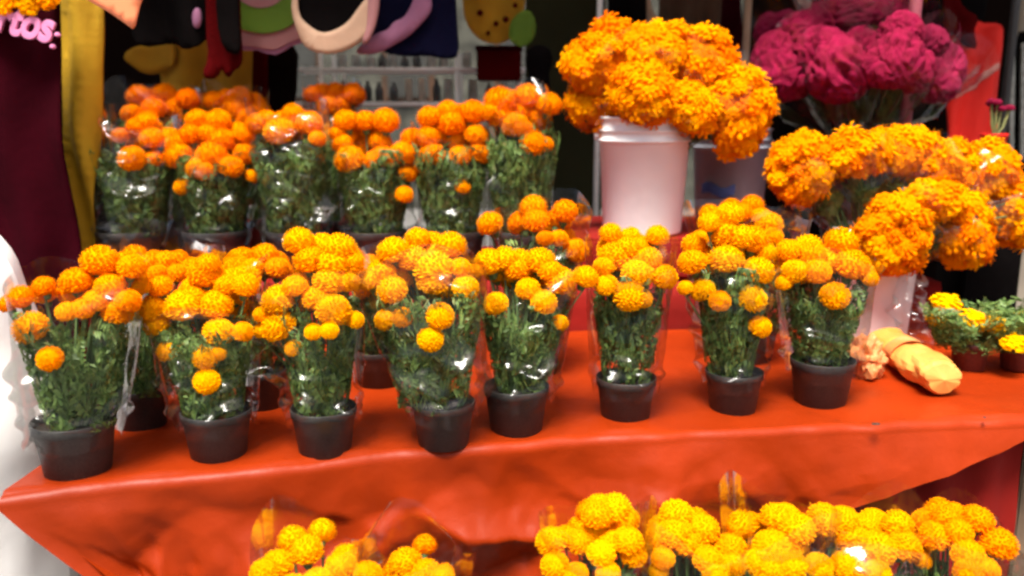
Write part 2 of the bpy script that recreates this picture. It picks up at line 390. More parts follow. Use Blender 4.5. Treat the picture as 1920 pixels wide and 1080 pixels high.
# ------------------------------------------------------------------ flower heads
def head_mesh(name, seed, npet, wid, ruf, tipout, core=.80, sqz=.84):
    rng = random.Random(seed)
    vs, fs, mi = [], [], []
    bm = bmesh.new(); bmesh.ops.create_icosphere(bm, subdivisions=2, radius=core)
    bm.verts.index_update()
    for v in bm.verts: vs.append(Vector((v.co.x, v.co.y, v.co.z * sqz * .96)))
    for f in bm.faces: fs.append(tuple(v.index for v in f.verts)); mi.append(0)
    bm.free()
    GA = PI * (3 - math.sqrt(5))
    for i in range(npet):
        t = (i + 0.5) / npet
        phi = math.acos(1 - t * (1 - math.cos(R(118)))) + rng.uniform(-.05, .05); az = GA * i + rng.uniform(-.12, .12)
        nrm = Vector((math.sin(phi) * math.cos(az), math.sin(phi) * math.sin(az), math.cos(phi)))
        tan = Vector((math.cos(phi) * math.cos(az), math.cos(phi) * math.sin(az), -math.sin(phi)))
        sid = nrm.cross(tan)
        sq = Vector((1, 1, sqz))
        k = 1.0 + rng.uniform(-ruf, ruf)
        W = wid * (0.7 + 0.6 * t) * rng.uniform(.8, 1.2)
        o = len(vs)
        base = nrm * 0.70; mid = nrm * 0.90 * k + tan * 0.06; tip = nrm * (0.98 * k) + tan * (tipout * (0.35 + 0.9 * t))
        cur = rng.uniform(-.05, .05)
        for q in (base - sid * W * .35, base + sid * W * .35, mid - sid * W * .9, mid + sid * W * .9,
                  tip - sid * W * 1.0 + nrm * cur, tip + tan * 0.03 + nrm * 0.03, tip + sid * W * 1.0 - nrm * cur):
            vs.append(Vector((q.x * sq.x, q.y * sq.y, q.z * sq.z)))
        fs += [(o, o + 1, o + 3, o + 2), (o + 2, o + 3, o + 5), (o + 2, o + 5, o + 4), (o + 3, o + 6, o + 5)]; mi += [0] * 4
    pv, pf = lathe([(0.10, -1.15), (0.22, -1.05), (0.34, -0.72), (0.5, -0.5)], 8)
    o = len(vs); vs += [Vector(v) for v in pv]; fs += [tuple(i + o for i in f) for f in pf]; mi += [1] * len(pf)
    me = mesh(name, vs, fs, [M['petal'], M['stem']])
    me.polygons.foreach_set('material_index', mi); me.update()
    return me
HEADS = [head_mesh('pompom_head', s, 210, 0.090, 0.022 + .012 * (s % 3), 0.045, .91, .93) for s in range(6)]
RUFF = [head_mesh('ruffled_head', 40 + s, 52, 0.22, 0.22, 0.30) for s in range(5)]
rg = random.Random(7)
def hcol(kind):
    t = rg.random()
    if kind == 'yellow': c = (0.98, 0.41 + 0.11 * t, 0.001)
    elif kind == 'mid': c = (0.97, 0.33 + 0.09 * t, 0.001)
    elif kind == 'deep': c = (0.92, 0.22 + 0.08 * t, 0.001)
    else: c = (0.95, 0.29 + 0.09 * t, 0.001)
    return (*c, 1)
def add_head(parent, local, r, up, kind, pool=HEADS, squash=1.0):
    q = up.to_track_quat('Z', 'Y'); e = (q.to_matrix() @ Matrix.Rotation(rg.uniform(0, 6.28), 3, 'Z')).to_euler()
    ro = r * rg.uniform(1.06, 1.18)
    o = mk('flower_head', rg.choice(pool), parent, local, (ro, ro, ro * squash), e)
    o.color = hcol(kind)
    return o
# ------------------------------------------------------------------ foliage volumes (unit cone: radius .62 below to 1 above, height 1)
def foliage_mesh(name, seed, nf=320, droop=0.5):
    rng = random.Random(seed); vs, fs = [], []
    for i in range(nf):
        z = rng.random() ** 0.8
        a = rng.uniform(0, 2 * PI); rr = (0.60 + 0.38 * z) * math.sqrt(rng.uniform(0.10, 0.95))
        b = Vector((rr * math.cos(a), rr * math.sin(a), z * 0.95))
        d = Vector((math.cos(a) * rng.uniform(.1, .8), math.sin(a) * rng.uniform(.1, .8), rng.uniform(-.2, .6) - droop * z))
        d += Vector((rng.uniform(-.5, .5), rng.uniform(-.5, .5), 0)); d.normalize()
        L = rng.uniform(.28, .52); n = 6
        sid = d.cross(Vector((rng.uniform(-1, 1), rng.uniform(-1, 1), 1.2))).normalized(); up = sid.cross(d)
        bend = Vector((0, 0, -rng.uniform(.1, .5)))
        def rach(t): return b + d * (L * t) + bend * (L * t * t * .6)
        o = len(vs); vs += [rach(0) + sid * .012, rach(0) - sid * .012, rach(1)]; fs.append((o, o + 1, o + 2))
        for k in range(n + 1):
            t = (k + 0.6) / (n + 0.6); c = rach(t); ll = L * .42 * math.sin(PI * min(.95, .25 + .7 * t)) * rng.uniform(.8, 1.2)
            for s in ((1, -1) if k < n else (0,)):
                e = (sid * s * 0.9 + d * (0.7 if s else 1.2) + up * rng.uniform(-.25, .25)).normalized()
                pw = (d * 0.8 - sid * s * .5 if s else sid).normalized() * ll * .18
                m = c + e * ll * .5 + up * .01; tp = c + e * ll
                o = len(vs); vs += [c, m + pw, tp, m - pw]; fs += [(o, o + 1, o + 2), (o, o + 2, o + 3)]
    for v in vs:
        if v.z < .02: v.z = .02 + (.02 - v.z) * .25
        if v.z > 1.02: v.z = 1.02 - (v.z - 1.02) * .3
        rm = .63 + .42 * min(1, v.z); q = math.hypot(v.x, v.y)
        if q > rm: k = (rm - (q - rm) * .3) / q; v.x *= k; v.y *= k
    return mesh(name, vs, fs, M['leaf'])
FOL = [foliage_mesh('marigold_foliage', s) for s in range(4)]
# ------------------------------------------------------------------ pots
def pot_profile(R_, H):
    return [(0.0, 0.002), (R_ * .74, 0.0), (R_ * .78, 0.004), (R_ * .93, H * .80), (R_ * .945, H * .81), (R_ * .975, H * .82), (R_ * 1.0, H * .985), (R_ * .99, H), (R_ * .95, H), (R_ * .92, H * .82), (R_ * .90, H * .80)]
POTM = mesh('pot_body', *lathe(pot_profile(1, 1.0), 40), M['pot'], True)
RPOTM = mesh('brown_pot_body', *lathe(pot_profile(1, 1.0), 32), M['rpot'], True)
SOILM = mesh('soil_disc', *lathe([(0.0, 0.86), (0.5, 0.87), (0.905, 0.85)], 24), M['soil'], True)
def sleeve_mesh(R0, z0, R1, z1, lean, seed, crumple=1.0, nth=112, nz_=80, arc=None, tr=.05, extra=()):
    rng = random.Random(seed); ph = [rng.uniform(0, 6.28) for _ in range(6)]
    vs, fs = [], []
    Rm = (R0 + R1) / 2; Hs = z1 - z0
    creases = []                                  # sharp folds in the film
    for _ in range(int(16 * crumple)):
        creases.append(((-PI / 2 + rng.gauss(0, .75)) if rng.random() < .65 else rng.uniform(-PI, PI), rng.uniform(.05, 1.0), rng.uniform(-.9, .9) + (PI if rng.random() < .2 else 0),
                        rng.uniform(.020, .060), rng.uniform(.009, .017), rng.choice((1, 1, -1)) * rng.uniform(.009, .019)))
    for j in range(nz_ + 1):
        t = j / nz_
        prof = (R0 + (R1 - R0) * (t ** 0.72)) * (1 + .03 * max(0, (t - .82) / .18) ** 2)
        for k in range(nth):
            a = 2 * PI * k / nth
            cre = 0.030 * math.sin(3 * a + ph[0] + 2.0 * t) + 0.022 * math.sin(7 * a + ph[1] - 3 * t) + 0.05 * noise.noise(Vector((math.cos(a) * 2.2, math.sin(a) * 2.2, t * 3 + seed)))
            r = prof * (1 + min(1.4, crumple) * cre * min(1, t * 4 + .15))
            r += .010 * math.exp(-((t - tr) / .035) ** 2) * (0.7 + 0.5 * math.sin(5 * a + ph[4]))   # gathered bulge at the rim
            for a0, t0, an, L, w_, dp in creases:
                da = (a - a0 + PI) % (2 * PI) - PI
                sx = da * Rm; sy = (t - t0) * Hs
                if abs(sx) > .12 or abs(sy) > .12: continue
                u = -sx * math.sin(an) + sy * math.cos(an); v = sx * math.cos(an) + sy * math.sin(an)
                r += dp * math.exp(-(u / w_) ** 2 - (v / L) ** 2)
            for a0, t0, an, L, w_, dp in extra:    # flat upward-facing facets that catch the light
                da = (a - a0 + PI) % (2 * PI) - PI
                sx = da * prof; sy = (t - t0) * Hs
                if abs(sx) > .1 or abs(sy) > .1: continue
                u = -sx * math.sin(an) + sy * math.cos(an); v = sx * math.cos(an) + sy * math.sin(an)
                f_ = (1 - (u + w_) / (2 * w_)) if -w_ <= u <= w_ else (max(0, 1 - (-w_ - u) / (.8 * w_)) if u < -w_ else 0)
                r += dp * f_ * math.exp(-(v / L) ** 4)
            zt = z0 + Hs * t
            if t > .6: zt += (t - .6) / .4 * Hs * (0.07 * math.sin(2 * a + ph[2]) + 0.03 * math.sin(3 * a + ph[3]))
            vs.append((r * math.cos(a) + lean.x * t, r * math.sin(a) + lean.y * t, zt))
    for j in range(nz_):
        for k in range(nth):
            k2 = (k + 1) % nth
            fs.append((j * nth + k, j * nth + k2, (j + 1) * nth + k2, (j + 1) * nth + k))
    return vs, fs
NPL = [0]
def crop(ox, oy, s, L): return [(ox + x / s, oy + y / s, r / s) for x, y, r in L]
def plant(label, bx, ybot, z, heads, rimw, kind='mid', group=None, film='film', hpot=0.71, crumple=1.0, top=0.0, pool=HEADS, back=6, base=None, name='potted_marigold', fill=True, glints=()):
    NPL[0] += 1; sd_ = NPL[0]; rng = random.Random(sd_ * 13)
    loc = base if base else onz(bx, ybot - rimw * 0.14, z)
    s = mpp(Vector((loc.x, loc.y, loc.z + .1)))
    Rr = rimw / 2 * s; H = 2 * Rr * hpot
    root = empty(name, loc); tag(root, label, 'potted plant', group)
    _p = mk('pot', POTM, root, (0, 0, 0), (Rr, Rr, H)); mk('soil', SOILM, _p)
    ys = [h[1] for h in heads]; ymin, ymax = min(ys), max(max(ys), min(ys) + 60)
    wpos = []
    hx = [abs(P(h[0], h[1], loc.y).x - loc.x) for h in heads]
    Rc = max(0.085, sorted(hx)[int(len(hx) * .85)])
    for (x, y, r) in heads:
        t = (y - ymin) / (ymax - ymin)
        dx = P(x, y, loc.y).x - loc.x
        fr = min(1.0, abs(dx) / Rc)
        yo = Rc * math.sqrt(max(0.06, 1 - fr * fr * .85)) * (0.45 - 1.40 * min(1, t * 1.15)) + rng.uniform(-.012, .012)
        p = P(x, y, loc.y + yo); wpos.append((p - loc, r * mpp(p)))
    zs = [p.z for p, r in wpos]; ztop = max(zs); zm = sum(zs) / len(zs)
    cen = Vector((sum(p.x for p, r in wpos) / len(wpos), 0.0, zm - 0.10))
    for p, r in wpos:
        up = (p - cen); up.z = abs(up.z) + 0.05; up = (up.normalized() + Vector((0, -0.12, 0.55))).normalized()
        add_head(root, p, r, up, kind, pool, rng.uniform(.9, 1.02))
    stems = MB()
    bk = []
    big = sorted(wpos, key=lambda q: -q[0].z)[:max(4, int(len(wpos) * .6))]
    for k in range(len(big) if fill else 0):                     # blooms crowded behind the foremost ones
        a0, b0_ = big[k], big[(k + 1 + k % 2) % len(big)]
        p = (a0[0] + b0_[0]) / 2 + Vector((rng.uniform(-.01, .01), .045, -.012)); p.y = max(-Rc * .3, min(Rc * .8, p.y))
        rr = (a0[1] + b0_[1]) / 2
        add_head(root, p, rr, (Vector((0, -.3, 1)) + (p - cen) * 3).normalized(), kind, pool, .95); bk.append((p, rr))
    for k in range(back):                         # far side of the crown
        a = R(35 + 110 * (k + .5) / back) + rng.uniform(-.15, .15)
        p = Vector((cen.x + Rc * .8 * math.cos(a), Rc * .95 * math.sin(a), zm + rng.uniform(-.05, .02)))
        rr = rng.choice(wpos)[1]
        add_head(root, p, rr, Vector((math.cos(a) * .6, math.sin(a) * .6, .8)).normalized(), kind, pool, .95); bk.append((p, rr))
    for p, r in wpos + bk:
        b0 = Vector((p.x * .18, p.y * .18, H * .85)); m0 = Vector((p.x * .6, p.y * .6, H + (p.z - H) * .55)); e0 = p - Vector((0, 0, r * .8))
        stems.add(*tube_data([b0, m0, e0], [.0032, .0028, .0024], 4, False))
    stems.build('stems', M['stem'], root)
    zf = min(zm - 0.005, ztop - .08)
    fo = mk('foliage', rng.choice(FOL), root, (cen.x * .5, 0, H * .84), (max(Rr * 1.25, Rc * .98), max(Rr * 1.25, Rc * .98), max(.12, zf - H * .84)), (0, 0, rng.uniform(0, 6)))
    fo['kind'] = 'stuff'
    R1 = Rc + .016
    zt1 = (zm + .01 + rng.uniform(0, .05) if not top else ztop + top); z00 = H * .58; ex = []
    for gx, gy, gl_, ga, gw in glints:             # long sharp folds seen on this wrapper
        p = P(gx, gy, loc.y - (Rr + R1) / 2) - loc; tt = max(.02, min(1, (p.z - z00) / (zt1 - z00)))
        rad = Rr + (R1 - Rr) * tt ** .72; sx = max(-.9, min(.9, (p.x - cen.x * tt) / rad)); k = mpp(p + loc)
        ex.append((-PI / 2 + math.asin(sx), tt, R(ga), gl_ / 2 * k, gw * k * 1.25, gw * k * 1.25 * 2.2))
    vs, fs = sleeve_mesh(Rr * 1.05, z00, R1, zt1, Vector((cen.x, 0, 0)), sd_ * 3 + 1, crumple, extra=ex, tr=(H * .47) / max(.1, zm - H * .58))
    mk('cellophane_sleeve', mesh('cellophane_sleeve', vs, fs, M[film], True), root)
    return root
A = lambda L: crop(0, 430, 4, L)
B = lambda L: crop(440, 420, 4, L)
Cc = lambda L: crop(860, 360, 4, L)
D = lambda L: crop(1230, 360, 4, L)
E = lambda L: crop(150, 150, 4, L)
G_ = lambda L: crop(580, 150, 4, L)
H_ = lambda L: crop(980, 900, 4, L)
J = lambda L: crop(1440, 900, 4, L)
K = lambda L: crop(440, 900, 4, L)
FR = 'potted marigolds along the front edge of the orange cloth'
plant('large potted marigold at the left corner of the orange cloth, leftmost of the front row', 148, 905, TZ, A([(160,510,95),(330,430,85),(570,390,120),(750,240,130),(820,430,105),(500,620,75),(620,600,78),(720,540,88),(880,610,110),(960,540,90),(230,740,120),(375,970,85),(60,560,70),(990,280,100)]), 150, 'mid', FR, top=0.0, glints=[(195, 768, 85, 45, 9), (90, 830, 60, -70, 9)])
plant('yellow-orange potted marigold, second from left in the front row, one low bloom near its rim', 411, 872, TZ, A([(1540,330,125),(1200,430,95),(1150,600,105),(1180,710,95),(1370,580,130),(1620,570,120),(1840,420,100),(1560,270,90),(1640,770,110),(1820,770,78),(1270,910,90),(1540,960,90),(1640,930,60),(1550,1140,88),(1440,520,100),(1700,420,95)]), 130, 'yellow', FR, glints=[(430, 762, 60, 5, 8), (350, 700, 50, -60, 8)])
plant('bushy potted marigold, third from left in the front row, crowded with blooms', 610, 862, TZ, B([(480,130,115),(780,190,125),(560,270,110),(740,300,130),(720,420,125),(840,430,95),(450,470,95),(330,570,112),(330,770,118),(620,560,105),(740,650,118),(440,930,65),(590,810,62),(710,800,66),(900,720,70),(200,680,60),(880,290,90),(200,800,60)]), 124, 'yellow', FR, glints=[(575, 750, 60, -35, 8), (640, 765, 60, 15, 8), (655, 640, 60, 70, 9)])
plant('potted marigold with a bright glint on its wrapper, fourth from left in the front row', 832, 848, TZ, B([(1370,110,100),(1190,200,110),(1620,160,110),(1330,260,115),(1110,360,110),(1490,340,140),(1490,430,120),(1180,500,110),(1730,480,98),(1690,330,82),(1260,700,75),(1540,690,100),(1470,860,88),(1130,720,80),(1010,420,80)]), 120, 'yellow', FR, 'film2', crumple=1.5, glints=[(852, 666, 75, 42, 14), (765, 715, 80, -58, 9), (815, 735, 60, -40, 9)])
plant('potted marigold, fifth from left in the front row, close beside its left neighbour', 968, 822, TZ, Cc([(230,530,110),(340,510,100),(440,580,108),(610,520,120),(760,670,112),(520,730,88),(640,830,92),(280,840,88),(950,640,92),(690,600,92),(760,980,62),(120,600,70)]), 124, 'yellow', FR, glints=[(1005, 692, 80, 36, 9), (930, 715, 40, -70, 8)])
plant('potted marigold standing in front of the tall white bucket, sixth in the front row', 1172, 798, TZ, Cc([(1140,310,85),(1490,330,90),(1170,490,122),(1260,430,100),(1420,500,100),(1340,610,112),(1540,640,98),(1110,700,78),(1280,780,112),(1370,800,82),(1090,560,80),(1360,410,70)]), 114, 'yellow', FR, glints=[(1150, 705, 45, -15, 8), (1200, 708, 40, 10, 8)])
plant('tall narrow potted marigold, seventh in the front row, blooms down its right side', 1373, 782, TZ, D([(550,170,98),(400,230,85),(520,310,122),(640,340,100),(730,360,105),(270,530,108),(530,500,122),(770,590,110),(350,740,92),(480,820,78),(720,800,98),(780,1010,78),(220,720,60),(830,450,75)]), 108, 'yellow', FR, glints=[(1370, 705, 60, 5, 8), (1435, 560, 60, 80, 8)])
plant('potted marigold at the right end of the front row beside the long peach paper bundle', 1537, 770, TZ, D([(1390,380,132),(990,440,92),(1170,470,105),(1040,600,98),(1210,600,98),(1470,550,120),(1340,780,108),(960,680,60),(1600,650,62),(1560,600,80)]), 120, 'yellow', FR, glints=[(1590, 560, 60, 75, 9)])
SR = 'second row of potted marigolds on the orange cloth'
plant('potted marigold half hidden behind the two leftmost plants of the front row', 268, 812, TZ, crop(0, 430, 4, [(1240,240,85),(1120,250,80),(1010,200,90),(1330,330,80),(1180,330,70)]), 110, 'mid', SR)
plant('potted marigold half hidden behind the second and third plants of the front row', 492, 775, TZ, crop(440, 420, 4, [(60,250,85),(60,420,120),(230,240,90),(320,330,90),(20,330,90),(130,330,80)]), 105, 'mid', SR)
plant('orange potted marigold rising behind the fifth front plant, below the shelf edge', 1000, 715, TZ, Cc([(235,240,92),(560,120,98),(580,220,98),(800,150,98),(650,350,62),(750,350,66),(880,440,92)]), 105, 'mid', SR, fill=False)
plant('orange potted marigold peeping out behind the seventh front plant', 1405, 690, TZ, D([(720,110,88),(850,240,92),(330,350,70),(790,190,75),(640,160,75),(880,330,70)]), 100, 'mid', SR, 'film2')
plant('potted marigold squeezed behind the third and fourth plants of the front row', 712, 735, TZ, B([(1000,330,80),(960,420,70),(900,250,80),(1040,440,70),(960,500,60)]), 100, 'mid', SR)
TR = 'potted marigolds along the rear shelf'
def tier(label, bx, heads, **k):
    b = onz(bx, 446, SZ); b = Vector((P(bx, 400, 2.93).x, 2.93, SZ))
    return plant(label, bx, 0, SZ, heads, 118, k.pop('kind', 'org'), k.pop('group', TR), base=b, **k)
tier('potted marigold in crinkled clear wrapper at the left end of the rear shelf', 238, E([(440,360,90),(540,440,90),(560,590,72),(390,590,90),(500,320,80),(300,420,70)]), film='film2', crumple=2.6, glints=[(235, 232, 75, -35, 13), (222, 340, 60, -42, 10), (262, 352, 60, 18, 12), (230, 285, 60, 5, 10)], top=.02)
tier('densely flowered potted marigold, second from left on the rear shelf', 400, E([(880,300,88),(1040,310,92),(960,400,80),(1070,450,102),(720,480,88),(830,410,82),(740,570,102),(990,570,118),(880,660,88),(1130,650,88),(1250,550,92),(1240,410,72),(770,800,66),(1290,720,52),(940,680,80)]), glints=[(422, 380, 40, 40, 9), (390, 365, 40, -40, 8)])
tier('potted marigold in shiny white-glinting wrapper, third from left on the rear shelf', 556, E([(1490,390,102),(1330,330,92),(1720,330,102),(1600,260,82),(1780,440,62),(1400,300,80)]), film='film2', crumple=2.6, top=.02, glints=[(585, 230, 70, -55, 16), (575, 284, 70, -22, 13), (545, 340, 90, -12, 13), (600, 392, 70, 48, 10), (545, 400, 50, -70, 9)])
tier('potted marigold with blooms down its right edge, fourth from left on the rear shelf', 702, G_([(270,310,92),(420,310,92),(570,310,102),(250,480,78),(300,600,102),(550,590,98),(490,600,80),(710,550,92),(740,700,66),(710,860,66),(210,400,62),(770,440,82)]), glints=[(718, 370, 50, -22, 9), (650, 400, 40, 60, 8)])
tier('potted marigold, second from right on the rear shelf, one low orange bud', 850, G_([(900,280,92),(1060,330,108),(1040,240,92),(1230,245,98),(890,430,92),(920,560,92),(1130,570,82),(1260,420,92),(1280,550,88),(850,640,62),(1150,800,52),(780,430,72)]), glints=[(858, 360, 50, -24, 9), (870, 405, 60, 5, 8)])
tier('tallest potted marigold at the right end of the rear shelf near the white bucket', 978, G_([(1430,170,118),(1370,240,82),(1640,130,108),(1430,270,92),(1540,340,98),(1800,185,98),(1680,470,98),(1770,480,62),(1600,370,72)]), crumple=1.4, glints=[(990, 200, 60, 72, 14), (935, 350, 50, -55, 8)], top=.01)
UR = 'back line of potted marigolds on the rear shelf'
def tier2(label, bx, heads):
    b = Vector((P(bx, 400, 3.27).x, 3.27, SZ))
    return plant(label, bx, 0, SZ, heads, 104, 'deep', UR, base=b)
tier2('dim potted marigold behind the left end plant of the rear shelf', 292, E([(440,120,88),(640,110,82),(560,220,88),(810,150,82),(380,250,72),(500,300,80)]))
tier2('dim potted marigold behind the second plant of the rear shelf, under the golden garment', 440, E([(1200,140,92),(1010,160,82),(1160,220,92),(1270,290,92),(1100,140,72),(1320,250,70)]))
tier2('dim potted marigold behind the third and fourth shelf plants, below the wire rack', 632, G_([(100,100,82),(200,100,82),(330,110,92),(150,190,82),(30,110,72),(250,180,70)]))
GR = 'potted marigolds on the ground before the table'
def gplant(label, bx, Y, heads, kind='yellow', **k):
    b = Vector((P(bx, 1000, Y).x, Y, 0.0))
    return plant(label, bx, 0, 0.0, heads, 128, kind, GR, base=b, **k)
gplant('yellow marigold plant at the bottom edge left of centre, tallest round bloom on top', 590, 1.40, K([(540,530,115),(320,640,110),(230,690,110),(800,640,115),(1000,710,100),(620,780,110),(430,820,110)]), top=.035, fill=False, back=3)
gplant('marigold plant at the bottom edge just left of centre, two orange blooms showing', 775, 1.43, K([(1280,620,115),(1440,690,92),(1560,740,82),(1340,810,110),(1180,820,100)]), 'mid', top=.04, fill=False, back=3)
gplant('leftmost of the yellow marigold plants at bottom right, single bloom out to its left', 1120, 1.48, H_([(215,460,106),(560,265,106),(690,220,116),(770,300,95),(590,550,100),(790,460,112),(830,560,92),(240,640,100),(400,710,92),(640,700,90)]))
gplant('second of the yellow marigold plants at bottom right, below the cloth fold', 1310, 1.50, H_([(1150,260,112),(1140,400,122),(1350,370,112),(1030,430,100),(1050,590,82),(1230,470,100),(1390,600,100),(1560,520,112),(1580,640,92),(1020,680,72),(1440,700,90)]), top=.01)
gplant('third of the yellow marigold plants at bottom right, the brightest lemon blooms', 1478, 1.46, J([(60,280,116),(220,370,122),(20,500,125),(170,640,112),(380,650,98),(30,660,110),(-60,620,100)]))
gplant('fourth of the yellow marigold plants at bottom right, in a puffed clear wrapper', 1630, 1.52, J([(440,320,112),(560,310,112),(740,340,98),(620,430,108),(810,520,126),(590,650,112),(970,340,116),(1020,500,112),(820,690,92),(1150,600,70)]), film='film2', top=.02, crumple=1.6)
gplant('rightmost yellow marigold plant on the ground at the bottom right corner', 1800, 1.50, J([(1330,290,106),(1420,390,106),(1260,420,106),(1570,300,116),(1730,480,122),(1500,560,112),(1500,700,92),(1640,670,84)]), 'mid')

# ------------------------------------------------------------------ buckets
def bucket(label, loc, R0, H, m, stain=False):
    root = empty('bucket', loc); tag(root, label, 'bucket')
    b = R0 * .86
    pr = [(0, .004), (b * .98, .0), (b, .006), (R0 * .965, H * .78), (R0 * .985, H * .785), (R0 * 1.02, H * .79), (R0 * 1.02, H * .81), (R0 * .985, H * .815),
          (R0 * .985, H * .87), (R0 * 1.02, H * .875), (R0 * 1.02, H * .89), (R0 * .99, H * .895), (R0 * .99, H * .975), (R0 * 1.035, H * .98), (R0 * 1.035, H * .998), (R0 * 1.02, H), (R0 * .97, H), (R0 * .94, H * .7), (b * .95, .012), (0, .012)]
    mk('bucket_body', mesh('bucket_body', *lathe(pr, 56), m, True), root)
    t = MB(); pts = []
    for k in range(15):
        a = PI * k / 14; pts.append(Vector((R0 * 1.05 * math.cos(a), -R0 * 1.05 * math.sin(a) * .75, H * .84 - math.sin(a) * R0 * .78)))
    for sx in (-1, 1): t.add(*tube_data([Vector((sx * R0 * .97, 0, H * .84)), Vector((sx * R0 * 1.09, 0, H * .84))], .012, 10))
    t.build('handle_lug', m, root, True)
    h = MB(); pts = [Vector((R0 * 1.07 * math.cos(PI * k / 20), R0 * 1.10 * math.sin(PI * k / 20) * .96, H * .84 - math.sin(PI * k / 20) * .03)) for k in range(21)]
    h.add(*tube_data(pts, .0025, 6)); h.build('handle', M['whitem'], root, True)
    return root
b1 = P(1204, 400, 2.93)
bucket('tall white plastic bucket holding the large orange bouquet on the rear shelf', Vector((b1.x, 2.93, BZ + .004)), .150, .375, M['bucket'])
b2 = P(1365, 400, 3.25)
gb = bucket('grey plastic bucket with blue print, partly hidden behind the orange bouquet', Vector((b2.x, 3.25, BZ + .004)), .140, .33, M['gbucket'])
bm = bmesh.new()
vs, fs = sheet(10, 3, lambda a, b: (.138 * math.sin(-1.0 + .9 * a), -.138 * math.cos(-1.0 + .9 * a), .10 + .035 * b + .01 * math.sin(a * 7)))
mk('printed_band', mesh('printed_band', vs, fs, M['blue']), gb)
b3 = onz(1626, 628, TZ)
bucket('white plastic bucket on the orange cloth behind the last front plant', Vector((b3.x, b3.y, TZ + .012)), .132, .33, M['bucket'])
b4 = P(1610, 300, 3.27)
bucket('dark bucket holding the magenta cockscombs, behind the right orange bouquet', Vector((b4.x, 3.27, SZ + .004)), .13, .38, M['darkm'])

# ------------------------------------------------------------------ cut marigold bunches
def bunch(label, cx, cy, rx, ry, Y, mouth, n, group, kind='org', hr=0.033, wrap=True, seed=0):
    rng = random.Random(seed * 7 + 3)
    n = int(n * 1.25); c = P(cx, cy, Y); s = mpp(c); a, b = rx * s * 1.08, ry * s * 1.06; d = (a + b) / 2 * .9
    root = empty('marigold_bunch', mouth); tag(root, label, 'flower bunch', group)
    L = c - mouth
    GA = PI * (3 - math.sqrt(5))
    stems = MB()
    for k in range(n):
        t = (k + .5) / n; zz = 1 - 2 * t; q = math.sqrt(max(0, 1 - zz * zz)); az = GA * k + seed
        nr = Vector((q * math.cos(az), q * math.sin(az), zz))
        sh_ = rng.uniform(.80, 1.06)
        p = L + Vector((nr.x * (a - hr * .55) * sh_, nr.y * (d - hr * .55) * sh_, nr.z * (b - hr * .5) * sh_))
        up = (Vector((nr.x / a, nr.y / d, nr.z / b)).normalized() + Vector((0, -.1, .35))).normalized()
        add_head(root, p, hr * rng.uniform(.72, 1.32), (up + Vector((rng.uniform(-.4, .4), rng.uniform(-.4, .4), rng.uniform(-.2, .4)))).normalized(), rng.choice((kind, kind, 'mid', 'org', 'deep')), RUFF, rng.uniform(.75, 1.1))
        if k % 2 == 0:
            e = Vector((rng.uniform(-.03, .03), rng.uniform(-.03, .03), -.12))
            stems.add(*tube_data([p - up * hr * .5, L * .55 + (p - L) * .4 - Vector((0, 0, .01)), e], [.003, .003, .003], 5, False))
    stems.build('stems', M['stem'], root)
    fo = mk('foliage', FOL[seed % 4], root, L * .55 - Vector((0, 0, b * .55)), (a * .55, d * .55, b * .8)); fo['kind'] = 'stuff'
    # dense inner calyx mass
    if wrap:
        ax = L.normalized(); q = ax.to_track_quat('Z', 'Y')
        vs, fs = sleeve_mesh(.035, -.03, max(a, d) * .96, L.length + b * .25, Vector((0, 0, 0)), seed + 50, 1.3, 60, 24)
        vs = [q @ Vector(v) for v in vs]
        mk('cellophane_wrap', mesh('cellophane_wrap', vs, fs, M['film'], True), root)
    return root
m1 = Vector((b1.x, 2.93, BZ + .36))
G1 = 'orange marigold bunches in the tall white bucket'
for i, (lb, cx, cy, rx, ry, dy, kd, n) in enumerate([
    ('orange marigold bunch at the upper left of the tall bucket bouquet', 1122, 118, 58, 58, -.02, 'deep', 26),
    ('darker orange marigold bunch drooping lowest at the left of the tall bucket bouquet', 1122, 196, 56, 46, .02, 'deep', 22),
    ('small orange marigold bunch poking highest at the top left of the tall bucket bouquet', 1148, 66, 36, 28, .04, 'deep', 14),
    ('orange marigold bunch in the front centre of the tall bucket bouquet', 1206, 176, 62, 58, -.13, 'org', 28),
    ('broad orange marigold bunch at the top centre of the tall bucket bouquet', 1228, 100, 66, 56, -.02, 'org', 28),
    ('orange marigold bunch at the upper right of the tall bucket bouquet', 1318, 118, 58, 66, .0, 'org', 28),
    ('yellow-orange marigold bunch low in the middle, over the bucket rim', 1296, 202, 46, 46, -.14, 'mid', 22),
    ('large orange marigold bunch hanging over the right side of the tall bucket', 1386, 206, 62, 80, -.08, 'org', 34)]):
    bunch(lb, cx, cy, rx, ry, 2.93 + dy, m1 + Vector(((cx - 1210) * .0004, dy * .3, 0)), n, G1, kd, seed=i + 1)
m3 = Vector((b3.x, b3.y, TZ + .33))
G3 = 'orange marigold bunches in the low white bucket on the right'
